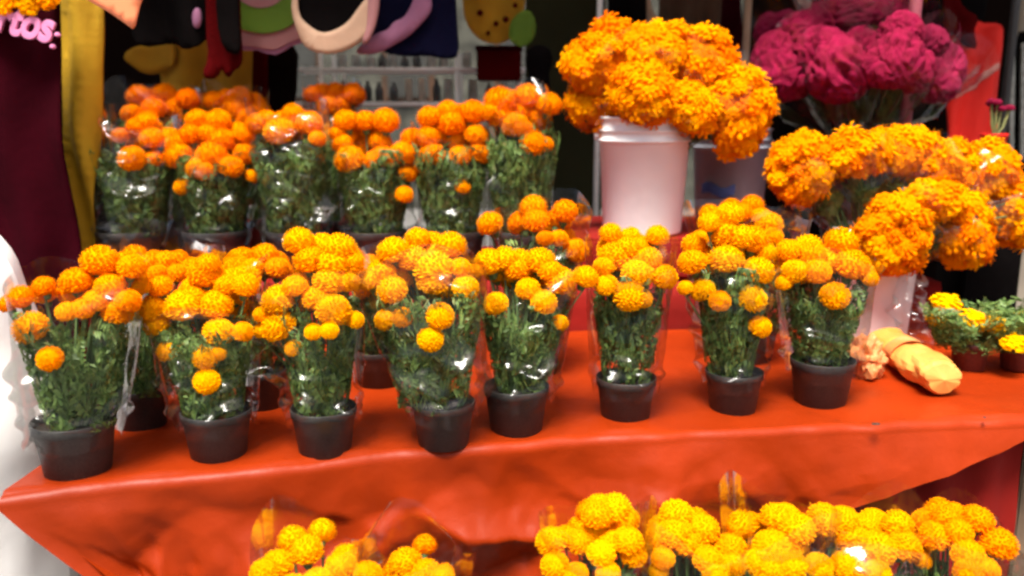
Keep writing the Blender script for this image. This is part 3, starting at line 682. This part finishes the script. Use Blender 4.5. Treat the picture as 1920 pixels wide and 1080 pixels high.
for i, (lb, cx, cy, rx, ry, dy, kd, n) in enumerate([
    ('orange marigold bunch drooping at the far left of the right-hand bouquet', 1500, 318, 58, 62, .0, 'org', 30),
    ('orange marigold bunch at the top left of the right-hand bouquet', 1598, 290, 62, 44, -.02, 'org', 28),
    ('golden marigold bunch crowning the top of the right-hand bouquet', 1690, 282, 66, 44, .04, 'mid', 28),
    ('golden marigold bunch at the upper right of the right-hand bouquet', 1768, 312, 66, 56, .04, 'mid', 28),
    ('orange marigold bunch low in front of the right-hand bouquet, over the bucket', 1676, 444, 66, 76, -.14, 'deep', 36),
    ('orange marigold bunch hanging lowest at the right of the right-hand bouquet', 1808, 438, 52, 66, -.04, 'org', 28),
    ('orange marigold bunch at the right of the right-hand bouquet beside the small red pot', 1846, 330, 56, 62, .05, 'org', 28),
    ('small golden marigold bunch in the middle of the right-hand bouquet', 1748, 372, 58, 36, -.08, 'mid', 22),
    ('orange marigold bunch at the far right of the bouquet, cut by the picture edge', 1905, 396, 44, 66, .03, 'org', 26)]):
    bunch(lb, cx, cy, rx, ry, b3.y + dy, m3 + Vector(((cx - 1660) * .0003, dy * .3, 0)), n, G3, kd, .030, seed=i + 20)

# ------------------------------------------------------------------ cockscombs
def crest_mesh(name, seed, m):
    bm = bmesh.new(); bmesh.ops.create_icosphere(bm, subdivisions=5, radius=1.0)
    for v in bm.verts:
        p = v.co.copy(); q = p + Vector((seed * 3.1, 0, 0))
        wv = Vector((noise.noise(q * 1.6), noise.noise(q * 1.6 + Vector((9, 0, 0))), noise.noise(q * 1.6 + Vector((0, 9, 0)))))
        rd = 1 - abs(noise.noise(q * 2.6 + wv * 1.1)) * 2.2
        r = 0.80 + 0.17 * rd + 0.05 * noise.noise(q * 9) + .10 * noise.noise(q * 1.1)
        if p.z < -.2: r *= 1 + (p.z + .2) * .45
        v.co = p * r
    return bm_mesh(name, bm, m, True)
CREST = [crest_mesh('crest_shape', s, M['celosia']) for s in range(3)]
CRESTD = [crest_mesh('dark_crest_shape', s + 5, M['celosiad']) for s in range(2)]
mouth4 = Vector((b4.x, 3.27, SZ + .38))
def cockscomb(label, crests, Y, film=True, dark=False, seed=1):
    rng = random.Random(seed)
    root = empty('cockscomb_bunch', mouth4); tag(root, label, 'flower bunch', 'magenta cockscomb bunches in clear wrap')
    st = MB(); mx = Vector((0, 0, 0)); pts = []
    for cx, cy, rx, ry, dy in crests:
        p = P(cx, cy, Y + dy); s = mpp(p)
        o = mk('flower_crest', rng.choice(CRESTD if dark else CREST), root, p - mouth4, (rx * s * 1.3, (rx + ry) / 2 * s * 1.0, ry * s * 1.3), (rng.uniform(-.2, .2), rng.uniform(-.2, .2), rng.uniform(0, 6)))
        st.add(*tube_data([p - mouth4, (p - mouth4) * .5 + Vector((0, 0, -.01)), Vector((rng.uniform(-.03, .03), 0, -.14))], [.006, .005, .005], 6, False))
        pts.append((p, max(rx, ry) * s))
    st.build('stems', M['dstem'], root)
    c_ = sum((p for p, r in pts), Vector()) / len(pts) - mouth4
    fo = mk('foliage', FOL[seed % 4], root, c_ * .35, (.11, .09, max(.1, c_.z * .62))); fo['kind'] = 'stuff'
    if film:
        c = sum((p for p, r in pts), Vector()) / len(pts); ext = max((p - c).length + r for p, r in pts)
        ax = (c - mouth4); q = ax.to_track_quat('Z', 'Y')
        vs, fs = sleeve_mesh(.03, .0, ext * .98, ax.length + ext * .75, Vector((0, 0, 0)), seed + 90, 1.5, 70, 28)
        mk('cellophane_wrap', mesh('cellophane_wrap', [q @ Vector(v) for v in vs], fs, M['film'], True), root)
    return root
cockscomb('magenta cockscomb bunch nearest the centre, its big round crest lowest of all', [(1575, 145, 66, 62, -.10), (1540, 105, 50, 46, -.04), (1610, 100, 40, 40, .0)], 3.15, True, False, 2)
cockscomb('magenta cockscomb bunch at the left, beside the tall orange bouquet', [(1470, 150, 52, 52, -.05), (1450, 110, 40, 44, .0), (1500, 75, 46, 44, .05)], 3.2, True, False, 3)
cockscomb('magenta cockscomb bunch at the top, cut by the upper picture edge', [(1610, 28, 62, 38, .0), (1660, 20, 40, 40, .03), (1545, 45, 44, 36, .05), (1600, -20, 50, 40, .05)], 3.25, True, False, 4)
cockscomb('magenta cockscomb bunch in front of the mauve pole', [(1680, 120, 52, 54, -.06), (1655, 135, 40, 40, -.09), (1715, 140, 32, 44, -.04), (1690, 65, 36, 36, -.04)], 3.05, True, False, 5)
cockscomb('dark purple cockscomb bunch in glinting clear wrap, right of the mauve pole', [(1756, 160, 34, 42, -.02), (1775, 135, 30, 44, .02), (1745, 85, 28, 30, .03)], 3.1, True, True, 6)
cockscomb('shaded dark red cockscomb bunch at the upper left behind the others', [(1470, 55, 36, 30, .02), (1440, 60, 26, 30, .05)], 3.4, False, True, 8)

# ------------------------------------------------------------------ small low plants at the right end of the table
def low_plant(label, bx, by, heads, spread, seed):
    loc = onz(bx, by, TZ + .006); root = empty('low_marigold', loc); tag(root, label, 'potted plant', 'low small-flowered marigolds at the right end of the table')
    _p = mk('pot', RPOTM, root, (0, 0, 0), (.05, .05, .075)); mk('soil', SOILM, _p)
    fo = mk('foliage', FOL[seed % 4], root, (0, 0, .05), (spread * 1.15, spread * .9, .13)); fo['kind'] = 'stuff'
    st = MB()
    for x, y, r, dy in heads:
        p = P(x, y, loc.y + dy); add_head(root, p - loc, r * mpp(p), Vector((rg.uniform(-.2, .2), -.35, 1)).normalized(), 'yellow', RUFF, .6)
        st.add(*tube_data([Vector((0, 0, .05)), (p - loc) * .6, p - loc - Vector((0, 0, .008))], .002, 4, False))
    st.build('stems', M['stem'], root)
low_plant('low leafy marigold with two yellow blooms right of the clear wrapper', 1815, 690, [(1830, 598, 24, -.02), (1862, 605, 24, -.05), (1775, 565, 24, .02), (1755, 600, 14, .0)], .12, 1)
low_plant('low leafy marigold at the right picture edge with one bright yellow bloom', 1905, 690, [(1900, 640, 24, -.08), (1915, 595, 16, .02), (1940, 620, 20, .0)], .10, 2)

# ------------------------------------------------------------------ paper roll, crumpled paper, film scrap, flecks
pa, pb = onz(1652, 668, TZ), onz(1768, 752, TZ)
d = pb - pa; Lr = d.length; rr = .043
roll = empty('paper_bundle', (pa + pb) / 2 + Vector((0, 0, .012))); roll.rotation_euler = (0, 0, math.atan2(d.y, d.x)); tag(roll, 'long peach paper-wrapped bundle lying on the orange cloth by the low bucket', 'paper bundle')
def roll_pt(a, b):
    th = a * 2 * PI; e = min(b, 1 - b)
    r = rr * (1.06 if .06 < b < .94 else max(0.02, math.sqrt(max(0, 1 - (1 - e / .06) ** 2)) * 1.06))
    r *= 1 + .07 * math.sin(2 * th + 3 * b) + .17 * crease(a * 7, b * 6, 11) + .08 * crease(a * 16, b * 14, 12)
    return (-Lr / 2 + Lr * b, r * math.cos(th) * 1.1, rr * .95 + r * math.sin(th) * .9)
vs, fs = sheet(40, 34, roll_pt); mk('wrapped_paper', mesh('wrapped_paper', vs, fs, M['paper'], False), roll)
vs, fs = sheet(6, 48, lambda a, b: (-.05 + .05 * a, rr * 1.24 * math.cos(2 * PI * b) * (1 + .04 * math.sin(5 * b * 6.28)), rr * .95 + rr * 1.06 * math.sin(2 * PI * b)))
mk('paper_band', mesh('paper_band', vs, fs, M['paper2'], True), roll)
def crumple_mesh(name, seed, m, amp=.3):
    bm = bmesh.new(); bmesh.ops.create_icosphere(bm, subdivisions=4, radius=1.0)
    for v in bm.verts:
        p = v.co.copy(); q = p * 1.7 + Vector((seed, 0, 0))
        v.co = p * (1 + amp * (abs(noise.noise(q)) * 2 - .6) + amp * .4 * noise.noise(q * 3.1)); v.co.z *= .8
    return bm_mesh(name, bm, m)
pc = onz(1622, 708, TZ)
o = mk('crumpled_paper', crumple_mesh('crumpled_paper', 3.0, M['paper2'], .35), None, pc + Vector((0, 0, .052)), (.048, .05, .075)); tag(o, 'crumpled orange wrapping paper beside the long peach bundle', 'paper')
pw = onz(1712, 652, TZ)
wr = empty('clear_wrapper', pw + Vector((0, 0, .01))); tag(wr, 'empty crinkled clear cellophane wrapper standing between low bucket and leafy plants', 'wrapper')
vs, fs = sleeve_mesh(.055, 0, .02, .21, Vector((-.03, .02, 0)), 77, 2.4, 60, 30)
mk('film', mesh('film', vs, fs, M['film2'], True), wr)
def fleck(label, x, y, dz, s, rz):  # made-up dark scrap standing for a hole in the cloth
    p = onz(x, y, TZ + dz)
    vs = [(-1, 0, 0), (-.3, .45, .12), (.5, .35, .05), (1, 0, .15), (.4, -.4, .06), (-.4, -.35, .1), (0, 0, .3)]
    fs = [(0, 5, 6), (5, 4, 6), (4, 3, 6), (3, 2, 6), (2, 1, 6), (1, 0, 6), (0, 1, 2, 3, 4, 5)]
    o = mk('dark_fleck', mesh('dark_fleck', [Vector(v) * s for v in vs], fs, M['soil']), None, p, None, (.1, .1, rz)); tag(o, label, 'leaf')
fleck('dark fleck standing for a hole in the front edge of the orange cloth', 1642, 796, .014, .014, .5)
fleck('small dark fleck standing for a hole near the right end of the orange cloth', 1846, 783, .014, .009, 1.2)

# small red pot with pink flowers on a black plinth
pl = P(1838, 500, 3.0); zt = P(1838, 300, 3.0).z
pln = empty('plinth', (pl.x, 3.02, 0)); tag(pln, 'tall black box stand under the small red flower pot', 'stand')
box('stand_body', (0, 0, zt / 2), (.19, .2, zt), M['black'], pln, .006)
box('stand_top', (0, 0, zt + .006), (.20, .21, .011), M['darkm'], pln, .003)
rp = empty('flower_pot', (pl.x, 3.0, zt + .013)); tag(rp, 'small red pot of pink flowers in front of the red garment', 'potted plant')
mk('pot', mesh('pot', *lathe([(a * .043, b * .075) for a, b in pot_profile(1, 1.0)], 32), M['red'], True), rp)
mk('soil', SOILM, rp, (0, 0, 0), (.043, .043, .075))
st = MB(); rng = random.Random(4)
for k in range(9):
    a = k * 2.4; e = Vector((.022 * math.cos(a) * (k % 3), .02 * math.sin(a), .15 + .03 * rng.random()))
    st.add(*tube_data([Vector((0, 0, .06)), e * .6, e], [.004, .0035, .003], 5, False))
    c = mk('blossom', rng.choice(CREST), rp, e, (.016, .016, .013))
st.build('stems', mat('pale_green_stem', (.26, .28, .10), .6), rp)

# ------------------------------------------------------------------ white sack at the left
def sack_pt(a, b):
    th = 2 * PI * a; t = b
    r = .40 * (1 - .22 * max(0, t - .45) / .55) * (1.0 - max(0, (t - .78) / .22) ** 2.2 * .92)
    r *= 1 + .05 * math.sin(3 * th + t * 4) + .05 * noise.noise(Vector((math.cos(th) * 1.3, math.sin(th) * 1.3, t * 2.5))) + .04 * noise.noise(Vector((math.cos(th) * 4, math.sin(th) * 4, t * 7)))
    return (r * math.cos(th), r * .75 * math.sin(th), 1.12 * t + .004)
vs, fs = sheet(64, 40, sack_pt)
sk = mk('white_sack', mesh('white_sack', vs, fs, M['sack'], True), None, (-1.46, 1.95, 0)); tag(sk, 'bulging white sack standing beside the left end of the table', 'sack')

# ------------------------------------------------------------------ hanging goods
def smooth_outline(pts, n=3):
    for _ in range(n - 1):
        q = []
        for i in range(len(pts)):
            a, b = pts[i], pts[(i + 1) % len(pts)]
            q.append((a[0] * .75 + b[0] * .25, a[1] * .75 + b[1] * .25)); q.append((a[0] * .25 + b[0] * .75, a[1] * .25 + b[1] * .75))
        pts = q
    return pts
def panel(name, pts, Y, m, parent=None, org=None, thick=.012, fold=.018, sm=2, seed=0, freq=14):
    pts = smooth_outline(pts, sm) if sm > 1 else pts
    W = [P(x, y, Y) for x, y in pts]
    if org is None: org = sum(W, Vector()) / len(W)
    bm = bmesh.new()
    es = []
    vv = [bm.verts.new(p - org) for p in W]
    for i in range(len(vv)): es.append(bm.edges.new((vv[i], vv[(i + 1) % len(vv)])))
    bmesh.ops.triangle_fill(bm, use_beauty=True, edges=es)
    for _ in range(5):
        long = [e for e in bm.edges if e.calc_length() > .035]
        if not long: break
        bmesh.ops.subdivide_edges(bm, edges=long, cuts=1)
        bmesh.ops.triangulate(bm, faces=[f for f in bm.faces if len(f.verts) > 3])
    for v in bm.verts:
        p = v.co + org
        v.co.y += fold * math.sin(p.x * freq * 2.2 + seed + 1.5 * nz(p.x * 3, p.z * 3, seed)) + fold * .7 * nz(p.x * 8, p.z * 3, seed)
    bmesh.ops.recalc_face_normals(bm, faces=bm.faces)
    r = bmesh.ops.extrude_face_region(bm, geom=list(bm.faces))
    bmesh.ops.translate(bm, vec=(0, thick, 0), verts=[g for g in r['geom'] if isinstance(g, bmesh.types.BMVert)])
    bmesh.ops.recalc_face_normals(bm, faces=bm.faces)
    me = bm_mesh(name, bm, m, True)
    o = mk(name, me, parent)
    if parent is None: o.location = org
    else: o.location = org - parent.location
    return o
def garment(name, label, cat, Y, layers, group=None, freq=14):
    """layers: (part name, outline px, material, dY, fold)"""
    allp = [P(x, y, Y) for _, pts, *_ in layers for x, y in pts]
    c = Vector((sum(p.x for p in allp) / len(allp), Y, min(p.z for p in allp)))
    root = empty(name, c); tag(root, label, cat, group)
    for i, (pn, pts, m, dy, fo) in enumerate(layers):
        panel(pn, pts, Y + dy, m, root, None, .012, fo, 2, 1.0, freq)
    return root
# rail the goods hang from
def rail(x0, x1, y, Y, label):
    a, b = P(x0, y, Y), P(x1, y, Y); c = (a + b) / 2
    t = MB(); t.add(*tube_data([a - c, Vector((0, 0, 0)), b - c], .011, 10)); o = t.build('hanging_rail', M['darkm'], None, True); o.location = c
    tag(o, label, 'rail')
rail(-260, 900, -66, 3.4, 'dark hanging rail above the left goods, out of view at the top')
rail(860, 1990, -66, 3.9, 'dark hanging rail above the right goods, out of view at the top')
# maroon cloth with flowers and lettering
root = garment('maroon_banner', 'maroon fabric banner with pink lettering and orange flowers at the left edge', 'banner', 2.72, [
    ('banner_cloth', [(-260, -60), (108, -60), (112, 60), (116, 200), (124, 320), (138, 420), (150, 530), (155, 690), (60, 720), (-120, 700), (-260, 690)], M['maroon'], 0, .022)])
def text_mesh(s, size, shear):
    cu = bpy.data.curves.new('lettering', 'FONT'); cu.body = s; cu.size = size; cu.shear = shear; cu.extrude = .004; cu.bevel_depth = .0022; cu.offset = .003
    to = bpy.data.objects.new('lettering', cu); C.objects.link(to)
    dg = bpy.context.evaluated_depsgraph_get(); me = bpy.data.meshes.new_from_object(to.evaluated_get(dg))
    bpy.data.objects.remove(to); me.materials.clear(); me.materials.append(M['pinkl']); return me
tm = text_mesh('Muertos', .122, .25)
xs = [v.co.x for v in tm.vertices]; x1_ = max(xs)
pe = P(101, 80, 2.665)
lt = mk('lettering', tm, root); lt.scale = (.80, 1, 1); lt.rotation_euler = (PI / 2, R(12), 0)
mrot = lt.rotation_euler.to_matrix(); lt.location = pe - root.location - mrot @ Vector((x1_ * .80, 0, 0))
for x, y, r in ((108, 66, 6), (99, 88, 6)):
    p = P(x, y, 2.67); o = mk('dot_ornament', CREST[0], root, p - root.location, [r * mpp(p)] * 3); o.data = o.data.copy(); o.data.materials[0] = M['pinkl']
for x, y, r in ((8, 2, 22), (52, 2, 23), (90, -6, 22), (30, -22, 26), (72, -30, 28), (-34, -6, 26)):
    p = P(x, y, 2.66); add_head(root, p - root.location, r * mpp(p), Vector((0, -1, .15)), 'org', RUFF, .6)
garment('ochre_drape', 'ochre yellow fabric drape hanging right of the maroon banner', 'drape', 2.86, [
    ('drape_cloth', [(100, -60), (186, -60), (186, 120), (182, 300), (176, 440), (168, 560), (128, 560), (118, 420), (110, 200), (104, 60)], M['ochre'], 0, .03)], freq=22)
# canopy corner flap (part of the canopy)
fl = panel('corner_flap', [(40, -130), (330, -150), (292, -60), (262, 10), (252, 48), (246, 54), (236, 46), (205, 24), (165, 0)], 2.3, M['peach'], can, None, .004, .006, 1)
t = MB(); q0 = P(150, -100, 2.3) - can.location
t.add(*tube_data([P(100, -128, 2.3) - can.location, Vector((P(100, -128, 2.3).x, 0, CAN_Z - .02)) + Vector((0, 2.3 - 3.6, 0))], .004, 6)); t.build('tie_cord', M['whitem'], can)
garment('black_cape', 'black fabric cape hanging above the golden garment at upper left', 'garment', 3.22, [
    ('cape_cloth', [(236, -64), (400, -64), (396, 40), (388, 84), (350, 96), (318, 78), (270, 92), (246, 60)], M['black'], 0, .03),
    ('grey_trim', [(362, 20), (372, 12), (378, 30), (374, 52), (366, 54), (361, 40)], M['lilac'], -.045, .004)])
garment('golden_garment', 'golden brown long-sleeved garment hanging over the rear shelf plants', 'garment', 3.62, [
    ('body_cloth', [(290, -64), (470, -64), (472, 180), (466, 225), (380, 235), (302, 230), (300, 150), (292, 130)], M['gold'], 0, .02),
    ('sleeve', [(330, 74), (300, 80), (260, 84), (236, 98), (234, 112), (250, 124), (264, 136), (286, 140), (310, 128), (330, 122)], M['gold'], -.03, .012)])
garment('crimson_fringe', 'deep crimson cloth with ragged lower edge in front of the golden garment', 'garment', 3.16, [
    ('fringe_cloth', [(382, -64), (452, -64), (452, 60), (456, 110), (448, 126), (436, 130), (426, 146), (418, 140), (412, 128), (404, 146), (390, 150), (382, 138), (392, 110), (386, 60)], M['crimson'], 0, .02),
    ('black_ribbon', [(402, -64), (446, -64), (448, 30), (452, 96), (440, 104), (416, 92), (404, 40)], M['black'], -.04, .01)])
garment('crimson_strip', 'narrow deep red cloth strip hanging below the green and pink disc', 'garment', 3.7, [
    ('strip_cloth', [(466, 60), (500, 60), (500, 210), (496, 260), (470, 260), (466, 150)], M['crimson'], 0, .01),
    ('dark_backing', [(490, 70), (560, 70), (556, 200), (530, 262), (492, 262)], M['tarp'], .06, .01)])
# round rosette of felt rings
rc = P(486, -48, 3.3); rs = mpp(rc)
ro = empty('felt_rosette', rc); tag(ro, 'round felt rosette with green and dusty pink rings at the top edge', 'ornament')
def ring(name, r0, r1, dy, m, par, sc=0):
    vs, fs = [], []
    for k in range(48):
        a = 2 * PI * k / 48; q = 1 + sc * math.sin(12 * a)
        for r, yy in ((r0, 0), (r1 * q, 0.004), (r1 * q, .02), (r0, .02)): vs.append((r * rs * math.cos(a), dy + yy, r * rs * math.sin(a)))
    for k in range(48):
        k2 = (k + 1) % 48
        for j in range(4): fs.append((k * 4 + j, k * 4 + (j + 1) % 4, k2 * 4 + (j + 1) % 4, k2 * 4 + j))
    mk(name, mesh(name, vs, fs, m), par)
ring('pink_ring', 100, 134, .012, M['pinkf'], ro, .02); ring('green_ring', 56, 106, .0, M['green'], ro, .0); ring('inner_ring', 8, 60, -.008, M['pinkf'], ro); ring('edge_ring', 128, 142, .02, M['lilac'], ro, .03)
t = MB(); t.add(*tube_data([Vector((0, .01, 0)), Vector((0, .05, .09))], .004, 6)); t.build('hanging_cord', M['darkm'], ro)
garment('black_skirt', 'black cloth with a broad beige curved hem at the top edge', 'garment', 3.2, [
    ('skirt_cloth', [(550, -64), (712, -64), (700, 20), (676, 62), (640, 84), (600, 84), (568, 60), (552, 20)], M['black'], 0, .006),
    ('beige_hem', [(548, -20), (558, -20), (559, 28), (578, 48), (602, 62), (624, 58), (652, 42), (672, 14), (690, -8), (708, -20), (712, -10), (706, 30), (700, 58), (684, 74), (650, 94), (618, 102), (588, 98), (568, 84), (556, 54), (546, 24)], M['beige'], -.028, .004),
    ('pink_edge', [(690, -20), (712, -20), (710, 20), (702, 56), (688, 84), (678, 80), (688, 50), (690, 10)], M['pinkf'], -.04, .003)])
garment('navy_skirt', 'navy cloth panel with a wavy lilac band beside the beige-hemmed cloth', 'garment', 3.3, [
    ('skirt_cloth', [(668, -64), (852, -64), (856, 30), (862, 104), (840, 112), (800, 104), (760, 106), (720, 100), (676, 70)], M['navy'], 0, .008),
    ('lilac_band', [(786, -20), (804, -16), (811, 8), (806, 26), (790, 44), (766, 68), (738, 84), (714, 98), (690, 103), (664, 100), (676, 84), (694, 72), (706, 62), (728, 56), (738, 40), (756, 34), (768, 16), (776, -4)], M['lilac'], -.03, .004)])
garment('spotted_toy', 'ochre stuffed figure with dark spots and a green leaf at the top edge', 'toy', 3.75, [
    ('ochre_body', [(868, -64), (985, -64), (985, 20), (970, 62), (940, 84), (905, 80), (880, 56), (866, 20)], M['gold'], 0, .03),
    ('green_leaf', [(962, 30), (990, 14), (1006, 40), (1002, 74), (980, 90), (958, 80), (952, 60)], M['green'], -.06, .01)] +
    [('dark_spot', [(x - r, y), (x, y - r), (x + r, y), (x, y + r)], M['crimson'], -.055, .0) for x, y, r in ((900, 24, 8), (930, 44, 7), (948, 36, 8), (966, 10, 7), (915, 62, 6), (890, -10, 7))])
dr = P(936, 150, 3.95)
db = empty('red_crate', (dr.x, 3.95, P(936, 152, 3.95).z)); tag(db, 'dark red box on the wire rack beneath the spotted figure', 'box')
box('box_body', (0, 0, .065), (.19, .14, .13), M['crimson'], db, .006); box('box_lid', (0, 0, .135), (.20, .15, .02), M['maroon'], db, .004)
# round dark head-shaped display form
hp = P(1010, 190, 3.55); hs_ = mpp(hp)
hf = empty('mannequin_form', (hp.x, 3.55, SZ + .004)); tag(hf, 'black head-shaped display form with a neck, left of the tall orange bouquet', 'display form')
zt_ = P(1010, 86, 3.55).z - SZ
pr = [(0, 0), (.07, 0), (.075, .02), (.03, .05), (.022, .12), (.022, zt_ - .26), (.05, zt_ - .22), (.043, zt_ - .13), (.040, zt_ - .11), (.050, zt_ - .075), (.054, zt_ - .05), (.046, zt_ - .02), (.026, zt_ - .004), (0, zt_)]
mk('head_form', mesh('head_form', *lathe(pr, 28), M['black'], True), hf)
# brown garments and dark gaps above the tall bouquet
garment('brown_garment', 'brown patterned cloth hanging behind the tall orange bouquet', 'garment', 4.3, [
    ('cloth', [(1236, -64), (1350, -64), (1352, 60), (1348, 180), (1240, 180), (1232, 60)], M['brown'], 0, .03)], freq=20)
garment('black_garment', 'black cloth hanging above the top left of the tall orange bouquet', 'garment', 4.1, [
    ('cloth', [(1136, -64), (1212, -64), (1214, 30), (1210, 170), (1130, 170), (1140, 40)], M['black'], 0, .03)], freq=18)
garment('pale_garment', 'pale beige pointed cloth glimpsed over the top of the tall orange bouquet', 'garment', 4.25, [
    ('cloth', [(1206, -64), (1214, -64), (1220, 10), (1236, 40), (1246, 90), (1200, 110), (1204, 40)], M['beige'], 0, .01)])
garment('dark_garment', 'dark maroon cloth hanging between the brown cloth and the pale pole', 'garment', 4.4, [
    ('cloth', [(1346, -64), (1390, -64), (1392, 60), (1388, 180), (1340, 180), (1346, 60)], M['maroon'], 0, .02)])
# red garment at the right
garment('red_garment', 'bright red garment hanging at the far right behind the small flower pot', 'garment', 3.5, [
    ('body_cloth', [(1772, 60), (1790, 24), (1812, 20), (1842, 42), (1870, 44), (1880, 60), (1876, 160), (1868, 300), (1866, 380), (1780, 380), (1776, 220)], M['red'], 0, .018),
    ('scarf', [(1764, -30), (1800, -20), (1806, 16), (1836, 34), (1822, 58), (1836, 92), (1806, 88), (1796, 60), (1774, 82), (1770, 40)], M['crimson'], -.045, .014)], freq=26)
garment('black_garment', 'black cloth at top right above the red garment', 'garment', 3.6, [
    ('cloth', [(1742, -64), (1856, -64), (1852, 20), (1836, 44), (1800, 40), (1770, 60), (1744, 40)], M['black'], 0, .02)])
rwall = empty('side_wall', (P(1925, 200, 3.8).x, 3.8, 0)); tag(rwall, 'pale beige wall strip at the right picture edge', 'wall')
box('wall_strip', (.06, .1, 1.25), (.17, .10, 2.5), M['stone'], rwall, .01)
garment('striped_cloth', 'dark grey striped cloth hanging before the pale wall at the right edge', 'garment', 3.68, [
    ('cloth', [(1890, 60), (1990, 55), (1990, 330), (1892, 330)], M['black'], 0, .012)] +
    [('grey_stripe', [(x, 80), (x + 8, 80), (x + 6, 325), (x - 2, 325)], M['glass'], -.03, .004) for x in (1896, 1916, 1938)])

# ------------------------------------------------------------------ white wire rack with jars
RY = 4.0
rk0 = P(600, 200, RY); rk = empty('wire_rack', (P(735, 200, RY).x, RY, 0)); tag(rk, 'white wire rack behind the rear shelf plants', 'rack')
def rx(x): return P(x, 130, RY).x - rk.location.x
def rz(y): return P(735, y, RY).z
for x in (602, 622, 857, 972):
    for yy in (0.0, .30):
        if x == 622 and yy == 0: continue
        t = MB(); t.add(*tube_data([Vector((rx(x), yy, 0)), Vector((rx(x), yy, rz(96)))], .0105, 8)); t.build('upright', M['whitem'], rk, True)
shelfz = [rz(131), rz(196), rz(300)]
for z in shelfz:
    for yy in (0.0, .30):
        t = MB(); t.add(*tube_data([Vector((rx(540), yy, z)), Vector((rx(985), yy, z))], .010, 8)); t.build('shelf_bar', M['whitem'], rk, True)
    t = MB()
    for k in range(24):
        xx = rx(545) + (rx(980) - rx(545)) * k / 23; t.add(*tube_data([Vector((xx, -.004, z + .011)), Vector((xx, .304, z + .011))], .003, 5))
    o = t.build('shelf_wires', M['whitem'], rk); o['kind'] = 'stuff'
JAR = [mesh('jar_%d' % i, *lathe(p, 16), m, True) for i, (p, m) in enumerate([
    ([(0, 0), (.021, 0), (.022, .004), (.022, .075), (.019, .082), (.019, .088), (0, .088)], M['glass']),
    ([(0, 0), (.018, 0), (.019, .004), (.019, .06), (.008, .085), (.008, .10), (0, .10)], M['jarb']),
    ([(0, 0), (.016, 0), (.016, .095), (.012, .10), (0, .10)], M['cream'])])]
names = [('glass_jar', 'small grey glass jar on the white wire rack', 'jar', 'grey jars on the rack'), ('dark_bottle', 'small dark bottle on the white wire rack', 'bottle', 'dark bottles on the rack'), ('wax_candle', 'small cream candle on the white wire rack', 'candle', 'cream candles on the rack')]
rng = random.Random(21)
for z, y0 in ((shelfz[0], 0), (shelfz[1], 0)):
    xx = rx(632)
    while xx < rx(950):
        i = rng.choice((0, 0, 1, 1, 2)); nm = names[i]
        if abs(xx - rx(857)) > .035 and not (z == shelfz[0] and rx(880) < xx):
            o = mk(nm[0], JAR[i], None, rk.location + Vector((xx, .07 + rng.uniform(0, .12), z + .0145)), (1, 1, rng.uniform(.8, 1.15) if z < shelfz[0] else rng.uniform(.55, .8)))
            tag(o, nm[1], nm[2], nm[3])
        xx += rng.uniform(.045, .075)
